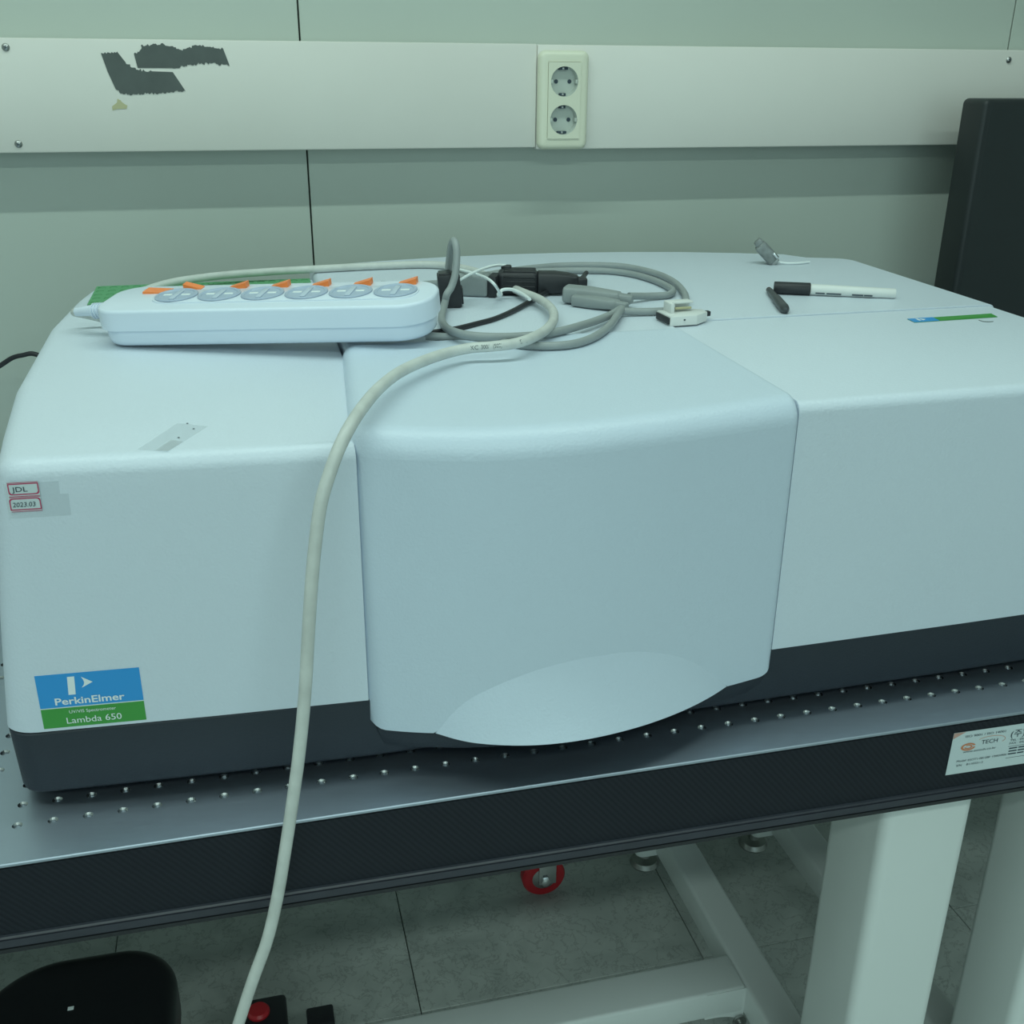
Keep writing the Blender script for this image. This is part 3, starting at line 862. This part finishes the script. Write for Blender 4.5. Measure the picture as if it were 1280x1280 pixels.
# ------------------------------------------------------------------ power strip
ps = thing('power_strip', 'white six-way power strip with orange switches lying on the spectrometer', 'power strip', (0.2241, 0.3063, 0.291))
Rz = Matrix.Rotation(math.radians(-21.65), 3, 'Z'); Ry = Matrix.Rotation(math.radians(-3.17), 3, 'Y'); Rx = Matrix.Rotation(math.radians(5.68), 3, 'X')
ps.rotation_euler = (Rz @ Ry @ Rx).to_euler()
L2, W2 = 0.160, 0.040
def so(d): return round_poly([(-L2+d, -W2+d, 0.026), (L2-d, -W2+d, 0.034), (L2-d, W2-d, 0.034), (-L2+d, W2-d, 0.026)], 10)
prism('lower_shell', so(0.003), 0.0, 0.0160, M_strip, ps, r=0.0006, seg=2, rb=0.006, draft=-0.0005)
prism('upper_shell', so(0.0), 0.0166, 0.0360, M_strip, ps, r=0.0032, seg=5, draft=0.0)
prism('socket_bed', round_poly([(-0.112, -0.0195, 0.019), (0.143, -0.0215, 0.019), (0.143, 0.0200, 0.019), (-0.112, 0.0200, 0.019)], 8), 0.0355, 0.0372, M_strip, ps, r=0.0008, seg=2)
for k in range(6):
    cx_ = -0.0895+0.0422*k; cy_ = 0.0005
    sk_ = lathe('outlet', (cx_, cy_, 0.0373), (0, 0, 1), [(0, 0.0004), (0.0165, 0.0004), (0.0172, 0.0012), (0.0190, 0.0016), (0.0200, 0.0010), (0.0201, 0.0002)], M_socket, ps, 36)
    sk_.scale = (1, 1, 1)
    box('shutter_bar', (cx_, cy_, 0.0381), (0.0050, 0.0270, 0.0012), M_socklt, sk_, bev=0.0005)
    for sx in (-1, 1):
        box('shutter_wing', (cx_+sx*0.0088, cy_+0.001, 0.0379), (0.0085, 0.0036, 0.0010), M_txt, sk_, bev=0.0004)
def rocker(cx_, cy_, sx, sy, hi, flip):
    a = 1 if not flip else -1
    V = [(cx_-sx, cy_-sy, 0.0352), (cx_+sx, cy_-sy, 0.0352), (cx_+sx, cy_+sy, 0.0352), (cx_-sx, cy_+sy, 0.0352),
         (cx_-sx, cy_-sy, 0.0366+(hi if flip else 0)), (cx_+sx, cy_-sy, 0.0366+(0 if flip else hi)), (cx_+sx, cy_+sy, 0.0366+(0 if flip else hi)), (cx_-sx, cy_+sy, 0.0366+(hi if flip else 0))]
    F = [(0, 1, 2, 3), (4, 5, 6, 7), (0, 1, 5, 4), (1, 2, 6, 5), (2, 3, 7, 6), (3, 0, 4, 7)]
    return mesh_obj('rocker_switch', V, F, M_orange, ps)
rocker(-0.1165, 0.020, 0.0125, 0.0075, 0.0015, True)
for k, x in enumerate((-0.0835, -0.0385, 0.0030, 0.0430, 0.0835, 0.1270)):
    rocker(x, 0.0285, 0.0088, 0.0048, 0.0048, k == 0)
tube('strain_relief', [(-0.150, 0.0065, 0.0225), (-0.165, 0.008, 0.0222), (-0.185, 0.012, 0.021), (-0.2035, 0.017, 0.0185)], lambda t: 0.0078-0.0035*t, M_strip, ps, n=14)
for k in range(5):
    lathe('relief_ring', (-0.1665-0.0035*k, 0.0085+0.0007*k, 0.0221-0.0003*k), (-1, 0.18, -0.05), [(0.006, -0.0006), (0.0078, -0.0006), (0.0078, 0.0006), (0.006, 0.0006)], M_strip, ps, 16)
tube('cord', [(-0.2020, 0.0165, 0.0187), (-0.2090, 0.0230, 0.0160), (-0.2080, 0.0340, 0.0110), (-0.195, 0.0400, 0.0050), (-0.170, 0.0410, -0.0020), (-0.150, 0.034, -0.0045)], 0.0042, M_cord, ps)
for x, z in ((-0.1585, 0.024), (-0.1588, 0.027), (-0.1575, 0.0205)):
    box('scuff', (x+0.009, -0.0265, z), (0.002, 0.002, 0.0012), M_cabprint, ps, bev=0)

# ------------------------------------------------------------------ cables on top
mc = thing('white_cable', 'long aged white power cable hanging over the front of the spectrometer', 'cable', (0.26, 0, 0.30))
mc.location = (0, 0, 0)
WC = [(0.0884,0.5697,0.2840),(0.1206,0.5869,0.2895),(0.1699,0.6118,0.2905),(0.2261,0.6251,0.2908),(0.2938,0.6333,0.2908),(0.3736,0.6397,0.2908),(0.4381,0.6312,0.2910),(0.4738,0.5814,0.2915),(0.4867,0.5001,0.2925),(0.4969,0.4286,0.2940),(0.5043,0.3761,0.2955),(0.5015,0.3236,0.2965),(0.4891,0.2748,0.2980),(0.4691,0.2270,0.3005),(0.4466,0.1895,0.3030),(0.4238,0.1664,0.3040),(0.4019,0.1637,0.3030),(0.3835,0.1661,0.3020),(0.3616,0.1542,0.3020),(0.3369,0.1291,0.3030),(0.3122,0.0959,0.3040),(0.2910,0.0538,0.3050),(0.2742,0.0137,0.3040),(0.2612,-0.0170,0.3000),(0.2517,-0.0297,0.2890),(0.2439,-0.0360,0.2736),(0.2365,-0.0410,0.2543),(0.2308,-0.0450,0.2272),(0.2258,-0.0500,0.1969),(0.2209,-0.0540,0.1593),(0.2156,-0.0580,0.1173),(0.2086,-0.0620,0.0741),(0.2012,-0.0660,0.0366),(0.1931,-0.0700,-0.0018),(0.1842,-0.0740,-0.0411),(0.1737,-0.0780,-0.0773),(0.1604,-0.0820,-0.1096),(0.1465,-0.0860,-0.1465),(0.1289,-0.0900,-0.1960)]
wx = WC[-1][0]
WC += [(wx-0.010, -0.096, -0.34), (wx-0.014, -0.104, -0.5), (wx-0.002, -0.120, -0.66), (wx+0.035, -0.150, -0.752), (wx+0.11, -0.20, -0.7754), (wx+0.30, -0.27, -0.7754)]
cbl = tube('cable', WC, 0.0046, M_cord, mc, n=14, sub=8)
# printed marking along the cable
pr_ = [(0.3835,0.1661,0.3020),(0.3923,0.1650,0.3025),(0.4019,0.1637,0.3030),(0.4125,0.1638,0.3036),(0.4238,0.1664,0.3040),(0.4350,0.1762,0.3036)]
camdir = Vector((-0.22, -0.93, 0.27))
for k, s in enumerate(('KC', '300/', '(500)', '2.5', 'SQ')):
    a = Vector(pr_[k]); b_ = Vector(pr_[k+1]); d = (b_-a).normalized()
    n_ = (camdir-d*camdir.dot(d)).normalized(); u_ = n_.cross(d).normalized()
    text_obj('cable_print', s, a+n_*0.0047-u_*0.0018, d, u_, 0.0036, (b_-a).length*0.72, M_cabprint, cbl, nrm_off=0.0)

r_g = 0.0039
g1 = thing('grey_cable', 'grey cable standing up in a tall loop from the black clamp block', 'cable', group='grey cables of the coil on the spectrometer')
tube('cable', [(0.4144,0.4320,0.3079),(0.4151,0.4300,0.3186),(0.4163,0.4260,0.3345),(0.4169,0.4190,0.3482),(0.4184,0.4110,0.3543),(0.4193,0.4030,0.3473),(0.4181,0.3980,0.3341),(0.4154,0.3940,0.3208),(0.4108,0.3910,0.3099),(0.4055,0.3880,0.3032),(0.4028,0.3860,0.2945),(0.3935,0.3500,0.2925),(0.3864,0.3145,0.2925),(0.3832,0.2784,0.2945),(0.3847,0.2468,0.2975),(0.3940,0.2261,0.2985),(0.4113,0.2203,0.2975),(0.4347,0.2237,0.2955),(0.4638,0.2297,0.2945),(0.4859,0.2417,0.2940),(0.5075,0.2578,0.2935),(0.5344,0.2806,0.2930),(0.5586,0.3049,0.2930),(0.5770,0.3281,0.2930)], r_g, M_grey, g1)
g2 = thing('grey_cable', 'grey cable forming the front bend of the coil, running out from under the strip', 'cable', group='grey cables of the coil on the spectrometer')
tube('cable', [(0.3606,0.2599,0.2915),(0.3809,0.2549,0.2905),(0.4015,0.2441,0.2905),(0.4228,0.2212,0.2915),(0.4399,0.1999,0.2932),(0.4634,0.1906,0.2935),(0.4883,0.1957,0.2935),(0.5139,0.2183,0.2935),(0.5401,0.2560,0.2935),(0.5609,0.2946,0.2935),(0.5770,0.3257,0.2935)], r_g, M_grey, g2)
g3 = thing('grey_cable', 'grey cable making the outermost rear loop of the coil', 'cable', group='grey cables of the coil on the spectrometer')
tube('cable', [(0.4771,0.5514,0.2900),(0.5239,0.5797,0.2900),(0.5580,0.5925,0.2900),(0.5926,0.5999,0.2900),(0.6433,0.5925,0.2900),(0.6735,0.5718,0.2900),(0.6914,0.5235,0.2900),(0.6922,0.4660,0.2900),(0.6796,0.4063,0.2900),(0.6619,0.3590,0.2905),(0.6427,0.3300,0.2905),(0.6243,0.3200,0.2905),(0.5976,0.3217,0.2905),(0.5771,0.3233,0.2915)], r_g, M_grey, g3)
g4 = thing('grey_cable', 'grey cable of the inner rear loop, ending in a long moulded plug', 'cable', group='grey cables of the coil on the spectrometer')
tube('cable', [(0.5199,0.5640,0.2900),(0.5716,0.5672,0.2900),(0.6114,0.5590,0.2905),(0.6407,0.5503,0.2900),(0.6625,0.5240,0.2900),(0.6735,0.4825,0.2900),(0.6749,0.4401,0.2900),(0.6697,0.4150,0.2905),(0.6559,0.3974,0.2905),(0.6334,0.3929,0.2910),(0.6048,0.3813,0.2945)], r_g, M_grey, g4)
def plug(parent, a, b_, w0, h0, w1, h1, m, name='plug_body', rows=6):
    """moulded plug tapering from a (wide) to b (narrow) with soft edges"""
    a = Vector(a); b_ = Vector(b_); d = (b_-a).normalized(); s_ = Vector((d.y, -d.x, 0)).normalized(); u_ = s_.cross(d)
    if u_.z < 0: u_ = -u_
    V = []; F = []; n = 16
    prof = [(0, 0.86), (0.02, 1.0), (0.35, 1.0), (0.62, 0.86), (0.80, 0.6), (0.82, 0.48), (0.97, 0.42), (1, 0.3)]
    for t, k in prof:
        c_ = a+(b_-a)*t
        ww = (w0*k if t < 0.7 else w1*k/0.6)/2; h_ = (h0*k if t < 0.7 else h1*k/0.6)/2
        for q in range(n):
            th = 2*PI*q/n+PI/8
            cx_, sx_ = math.cos(th), math.sin(th)
            e_ = 0.45
            V.append(c_+s_*(ww*math.copysign(abs(cx_)**e_, cx_))+u_*(h_*math.copysign(abs(sx_)**e_, sx_)))
    for i in range(len(prof)-1):
        for q in range(n): F.append((i*n+q, i*n+(q+1) % n, (i+1)*n+(q+1) % n, (i+1)*n+q))
    F.append(tuple(range(n-1, -1, -1))); F.append(tuple(range((len(prof)-1)*n, len(prof)*n)))
    return mesh_obj(name, V, F, m, parent, 40)
plug(g4, (0.5385, 0.4010, 0.2965), (0.6010, 0.3590, 0.2950), 0.024, 0.018, 0.016, 0.014, M_greyplug)
tube('lead', [(0.4628,0.4864,0.2905),(0.4981,0.4767,0.2905),(0.5389,0.4534,0.2915),(0.5599,0.4148,0.2950)], 0.0046, M_greyplug, g4)
plug(g1, (0.5460, 0.3860, 0.2925), (0.5880, 0.3390, 0.2930), 0.022, 0.0125, 0.014, 0.010, M_greyplug)

# grey plug with black face near the block, and white ties over it
gp_ = thing('grey_plug', 'grey plug with black contact face beside the black clamp block', 'plug')
Mg = Matrix.Rotation(math.radians(-24), 3, 'Z')
c0 = Vector((0.4470, 0.4640, 0.2985))
box('plug_body', c0, (0.044, 0.026, 0.0245), M_greyplug, gp_, bev=0.004, M=Mg, seg=3)
box('contact_face', c0+Mg @ Vector((0.0265, 0, -0.0005)), (0.010, 0.0265, 0.0235), M_black, gp_, bev=0.002, M=Mg)
box('plug_collar', c0+Mg @ Vector((-0.027, 0.004, -0.001)), (0.014, 0.016, 0.015), M_greyplug, gp_, bev=0.003, M=Mg)
tube('lead', [c0+Mg @ Vector((-0.03, 0.004, -0.001)), c0+Mg @ Vector((-0.05, 0.010, -0.004)), c0+Mg @ Vector((-0.075, 0.022, -0.0085)), c0+Mg @ Vector((-0.11, 0.02, -0.0087))], 0.0036, M_grey, gp_)

bk = thing('black_plug', 'black ribbed power plug with thin black lead beside the grey coil', 'plug')
a_ = Vector((0.4830, 0.4640, 0.2995)); dB = Vector((0.050, -0.014, 0)).normalized()
MB_ = Matrix.Rotation(math.atan2(dB.y, dB.x), 3, 'Z')
box('grip', a_+dB*0.018, (0.046, 0.030, 0.026), M_black, bk, bev=0.006, M=MB_, seg=3)
for k in range(4):
    for q in range(2):
        box('grip_rib', a_+dB*(0.020)+MB_ @ Vector((0, -0.0150 if q == 0 else -0.0105+0.007*k, -0.008+0.0052*k if q == 0 else 0.0130)), (0.036, 0.0022, 0.0022), M_blackgl, bk, bev=0.0008, M=MB_)
plug(bk, a_+dB*0.040, a_+dB*0.096, 0.027, 0.024, 0.017, 0.016, M_black)
box('latch', a_+dB*0.004+Vector((0.004, 0.012, 0.0135)), (0.012, 0.008, 0.006), M_blackgl, bk, bev=0.002, M=MB_)
tube('lead', [a_+dB*0.093]+[(0.5899,0.4951,0.2960),(0.5990,0.5142,0.2960),(0.5883,0.4991,0.2930),(0.5620,0.4704,0.2910),(0.5324,0.4437,0.2905),(0.4981,0.3985,0.2895),(0.4684,0.3582,0.2890),(0.4429,0.3296,0.2885),(0.4210,0.3125,0.2885),(0.3983,0.2963,0.2885),(0.3777,0.2871,0.2885),(0.3591,0.2828,0.2885)], 0.0026, M_black, bk, n=10)

tw = thing('cable_tie', 'thin white tie strings crossed over the grey plug', 'cable tie')
tube('tie_strand', [(0.4333,0.4778,0.3130),(0.4441,0.4422,0.3145),(0.4519,0.4092,0.3150),(0.4539,0.3801,0.3140),(0.4628,0.3958,0.3035),(0.4717,0.4237,0.2925)], 0.0016, M_txt, tw, n=8)
tube('tie_strand', [(0.4215,0.4141,0.3110),(0.4413,0.4291,0.3165),(0.4635,0.4563,0.3170),(0.4798,0.4712,0.3165),(0.4900,0.4753,0.3150)], 0.0016, M_txt, tw, n=8)
tube('tie_tail', [(0.4708,0.4235,0.2930),(0.4764,0.4339,0.2960),(0.4861,0.4290,0.2970),(0.4903,0.4033,0.2975),(0.4899,0.3684,0.2985)], 0.0019, M_txt, tw, n=8)
kn = [(0.4713,0.4256,0.2930)][0]
lathe('tie_knot', (kn[0], kn[1], kn[2]-0.003), (0, 0, 1), [(0, 0), (0.0022, 0.0004), (0.0034, 0.0024), (0.0034, 0.0040), (0.002, 0.006), (0, 0.0066)], M_txt, tw, 12)

cb = thing('clamp_block', 'black plastic clamp block at the right end of the power strip', 'clamp', (0.4125, 0.4100, 0.2860))
Mk = Matrix.Rotation(math.radians(-8), 3, 'Z') @ Matrix.Rotation(math.radians(-4), 3, 'Y')
box('block', (0, 0, 0.0175), (0.0235, 0.024, 0.0350), M_black, cb, bev=0.0016, M=Mk)
box('top_cap', (-0.0045, 0.002, 0.0345), (0.0135, 0.020, 0.004), M_blackgl, cb, bev=0.001, M=Mk)
box('side_lug', (0.0128, -0.001, 0.012), (0.003, 0.016, 0.018), M_black, cb, bev=0.001, M=Mk)

# white connector with dark ends
wc = thing('white_connector', 'flat white plastic connector with dark ends on the spectrometer top', 'connector', (0.6290, 0.2880, 0.2890))
wc.rotation_euler = (0, 0, math.radians(4))
wc.location.z = 0.2862
pl = [(-0.021, -0.0165, 0.001), (0.008, -0.0165, 0.001), (0.026, -0.004, 0.002), (0.026, 0.008, 0.002), (0.010, 0.0165, 0.001), (-0.021, 0.0165, 0.001)]
prism('shell', round_poly(pl, 3), 0.0, 0.0095, M_white, wc, r=0.0012, seg=2)
box('end_contact', (-0.0213, 0.0, 0.0046), (0.003, 0.029, 0.0066), M_black, wc, bev=0.0004)
for y in (0.0135, -0.001):
    box('bracket_wall', (-0.001+0.002, y+0.001, 0.0140), (0.024, 0.0035, 0.0100), M_white, wc, bev=0.0008) if y > 0 else None
box('bracket_wall', (-0.0125, 0.0065, 0.0140), (0.004, 0.0185, 0.0100), M_white, wc, bev=0.0008)
box('bracket_roof', (0.000, 0.0105, 0.0182), (0.027, 0.0120, 0.0022), M_white, wc, bev=0.0006)
box('latch_bar', (0.002, 0.004, 0.0128), (0.018, 0.0028, 0.0022), M_tan, wc, bev=0.0006)
box('tip_contact', (0.0285, 0.002, 0.0062), (0.006, 0.0060, 0.0050), M_black, wc, bev=0.0008)
box('shell_rivet', (-0.006, -0.0167, 0.0056), (0.0018, 0.0008, 0.0014), M_ink, wc, bev=0)

# small grey adapter standing near the back
ad_ = thing('serial_adapter', 'small grey adapter tilted upright near the spectrometer back edge', 'adapter', (0.8660, 0.5800, 0.2865))
Ma = Matrix.Rotation(math.radians(-20), 3, 'Z') @ Matrix.Rotation(math.radians(44), 3, 'Y')
c0 = Vector((0, 0, 0.0140))
box('adapter_hood', c0, (0.029, 0.020, 0.0160), M_clear, ad_, bev=0.003, M=Ma, seg=3)
box('metal_shell', c0+Ma @ Vector((0.0145, 0, 0)), (0.007, 0.016, 0.011), M_steel, ad_, bev=0.0015, M=Ma)
box('cable_exit', c0+Ma @ Vector((-0.0160, 0, 0.001)), (0.010, 0.012, 0.011), M_clear, ad_, bev=0.0025, M=Ma)
for sy in (-1, 1):
    p0 = c0+Ma @ Vector((0.004, sy*0.0100, 0.006)); p1 = c0+Ma @ Vector((0.0130, sy*0.0100, 0.006))
    cyl('thumb_screw', p0, p1, 0.0022, 0.0022, M_bright, ad_, 10, bev=0.0004)
tube('thin_lead', [(0.0130, -0.006, 0.0030), (0.025, -0.012, 0.0016), (0.040, -0.013, 0.0016), (0.058, -0.009, 0.0016)], 0.0014, M_txt, ad_, n=8)

# marker and pen
mk = thing('marker_pen', 'white marker pen with black cap lying on the spectrometer', 'marker')
pa = Vector((0.7860, 0.3990, 0.2930)); pb = Vector((0.9085, 0.3460, 0.2915)); dm = (pb-pa).normalized()
cyl('cap', pa, pa+dm*0.0400, 0.0070, 0.0074, M_black, mk, 22, bev=0.0006)
cyl('barrel', pa+dm*0.0400, pb, 0.0062, 0.0056, M_white, mk, 22, bev=0.0010)
ku = Vector((0.10, -0.45, 0.89)); ku = (ku-dm*ku.dot(dm)).normalized(); kf = dm.cross(ku)
if kf.z > 0: pass
lowu = (Vector((0, -0.9, -0.1))-dm*Vector((0, -0.9, -0.1)).dot(dm)).normalized()
ku2 = (Vector((0, 0, 1))-dm*dm.z).normalized()
for u0, u1 in ((0.046, 0.056), (0.058, 0.074), (0.086, 0.098), (0.099, 0.108)):
    q0 = pa+dm*((u0+u1)/2)+lowu*0.0058-ku2*0.0021
    box('print_mark', q0, (u1-u0, 0.0010, 0.0012), M_ink, mk, bev=0, M=Matrix((dm, -lowu, ku2)).transposed())
pn = thing('pen_stub', 'short dark grey pen stub lying left of the white marker', 'pen')
a_ = Vector((0.7840, 0.4080, 0.2895)); b_ = Vector((0.7480, 0.2960, 0.2905)); d = (b_-a_).normalized()
q_ = (b_-a_).length
lathe('pen_body', a_, d, [(0, 0.006), (0.0030, 0.006), (0.0036, 0.010), (0.0042, q_*0.45), (0.0050, q_*0.5), (0.0054, q_*0.9), (0.0046, q_*0.96), (0.0028, q_*0.99), (0, q_)], M_pen, pn, 18)
lathe('pen_tip', a_, d, [(0, -0.001), (0.0022, 0.0), (0.0032, 0.003), (0.0032, 0.0062), (0, 0.0062)], mat('pen_tip_brown', (0.09, 0.06, 0.05), 0.5), pn, 14)

# ------------------------------------------------------------------ monitor beyond the instrument
mo = thing('monitor', 'black flat monitor standing right of the spectrometer by the wall', 'monitor', (1.47, 0.68, 0.0))
def mpoly(w_, h_, r): return round_poly([(-w_/2, -h_/2, r), (w_/2, -h_/2, r), (w_/2, h_/2, r), (-w_/2, h_/2, r)], 6)
mw_, mh_ = 0.528, 0.340
zc_ = 0.4850-mh_/2
prism('housing', mpoly(mw_, mh_, 0.008), -0.020, 0.030, M_monitor, mo, r=0.006, seg=4, rb=0.004, M=Matrix.Translation((0.001, 0, zc_)) @ MW)
prism('screen', mpoly(mw_-0.022, mh_-0.022, 0.004), 0.0295, 0.0302, M_screen, mo, r=0.0004, seg=1, M=Matrix.Translation((0.001, 0, zc_)) @ MW)
box('stand_neck', (0, 0.030, 0.13), (0.08, 0.025, 0.24), M_monitor, mo, bev=0.004)
box('stand_foot', (0, 0.01, 0.008), (0.24, 0.17, 0.016), M_monitor, mo, bev=0.005)

# black cable against the wall at the left
lcb = [(-0.1778,0.7600,0.1252),(-0.1463,0.7600,0.1415),(-0.1145,0.7600,0.1588),(-0.0976,0.7550,0.1692),(-0.0837,0.7500,0.1734),(-0.0663,0.7450,0.1748)]
lcb = [(-0.30, 0.765, 0.0035), (-0.262, 0.765, 0.045), (-0.215, 0.762, 0.105)]+lcb+[(-0.035, 0.735, 0.158), (0.0, 0.725, 0.125), (0.03, 0.715, 0.060), (0.08, 0.71, 0.0035), (0.16, 0.715, 0.0035)]
tag(tube('black_cable', lcb, 0.0031, M_black, None, n=10), 'thin black cable arching behind the left side of the spectrometer', 'cable')

# ------------------------------------------------------------------ things under the table
ca = thing('caster', 'red caster wheel with steel hub under the table rear', 'caster', (0.607, 0.665, FZ))
lathe('tyre', (-0.0, 0.011, 0.0375), (0, -1, 0), [(0.020, 0), (0.034, 0), (0.0372, 0.004), (0.0372, 0.018), (0.034, 0.022), (0.020, 0.022)], M_red, ca, 32)
hb = lathe('hub', (0, 0.012, 0.0375), (0, -1, 0), [(0, 0), (0.021, 0), (0.021, 0.0235), (0.013, 0.0262), (0, 0.0265)], M_steel, ca, 24)
for sy in (-1, 1):
    box('fork_plate', (0.004, sy*0.0165, 0.062), (0.030, 0.003, 0.065), M_bright, ca, bev=0.001)
box('fork_crown', (0.004, 0, 0.0945), (0.034, 0.037, 0.004), M_bright, ca, bev=0.001)
lathe('axle_nut', (0, -0.018, 0.0375), (0, -1, 0), [(0, 0), (0.0085, 0), (0.0085, 0.005), (0.005, 0.007), (0, 0.007)], M_bright, ca, 6)
box('mount_plate', (0.004, 0, 0.0985), (0.056, 0.05, 0.004), M_steel, ca, bev=0.001)

sto = thing('stool', 'black padded stool tucked under the left of the table', 'stool', (-0.065, 0.0, FZ))
seat = round_poly([(-0.150, -0.215, 0.06), (0.139, -0.215, 0.055), (0.139, 0.205, 0.058), (-0.005, 0.207, 0.08), (-0.155, 0.055, 0.08)], 10)
prism('seat', seat, 0.405, 0.460, M_chairblk, sto, r=0.014, seg=6, rb=0.008)
prism('seat_pan', inset(seat, 0.014), 0.385, 0.407, M_black, sto, r=0, rb=0.006)
box('dust_fleck', (0.0415, 0.133, 0.4602), (0.0055, 0.0040, 0.0006), M_txt, sto, bev=0)
cyl('post', (0, -0.01, 0.10), (0, -0.01, 0.39), 0.025, 0.022, M_blackgl, sto, 18)
lathe('hub', (0, -0.01, 0.07), (0, 0, 1), [(0, 0), (0.04, 0), (0.045, 0.02), (0.03, 0.045), (0, 0.045)], M_blackgl, sto, 18)
for k in range(5):
    t = 2*PI*k/5+0.5
    e0 = Vector((0.03*math.cos(t), -0.01+0.03*math.sin(t), 0.090)); e1 = Vector((0.20*math.cos(t), -0.01+0.20*math.sin(t), 0.062))
    lg = tube('leg', [e0, (e0+e1)/2+Vector((0, 0, 0.004)), e1], lambda s: 0.017-0.005*s, M_blackgl, sto, n=10)
    cyl('wheel', e1+Vector((0.012*math.sin(t), -0.012*math.cos(t), -0.037)), e1+Vector((-0.012*math.sin(t), 0.012*math.cos(t), -0.037)), 0.025, 0.025, M_black, lg, 16, bev=0.003)
    cyl('wheel_stem', e1, e1-Vector((0, 0, 0.030)), 0.006, 0.006, M_steel, lg, 8)

bx = thing('black_box', 'black box with a round red button, on the floor by the stool', 'box', (0.1415, 0.3865, FZ))
box('case', (0, 0, 0.065), (0.062, 0.075, 0.130), M_black, bx, bev=0.006, seg=3)
BXT = 0.130
lathe('red_button', (-0.006, 0.0105, BXT-0.001), (0, 0, 1), [(0, 0), (0.0150, 0), (0.0150, 0.004), (0.0120, 0.0075), (0, 0.0085)], M_red, bx, 24)
bb_ = thing('black_bracket', 'plain black upright block on the floor right of the red-button box', 'block', (0.2155, 0.3750, FZ))
box('upright', (0, 0, 0.065), (0.036, 0.030, 0.130), M_black, bb_, bev=0.003)
box('foot_plate', (0, 0, 0.004), (0.06, 0.07, 0.008), M_black, bb_, bev=0.002)
tub = lathe('brown_tub', (0.072, 0.365, FZ), (0, 0, 1), [(0, 0), (0.026, 0), (0.030, 0.01), (0.032, 0.110), (0.030, 0.122), (0.022, 0.128), (0, 0.130)], M_brown, None, 28)
tag(tub, 'reddish brown round-topped tub beside the black stool', 'tub')
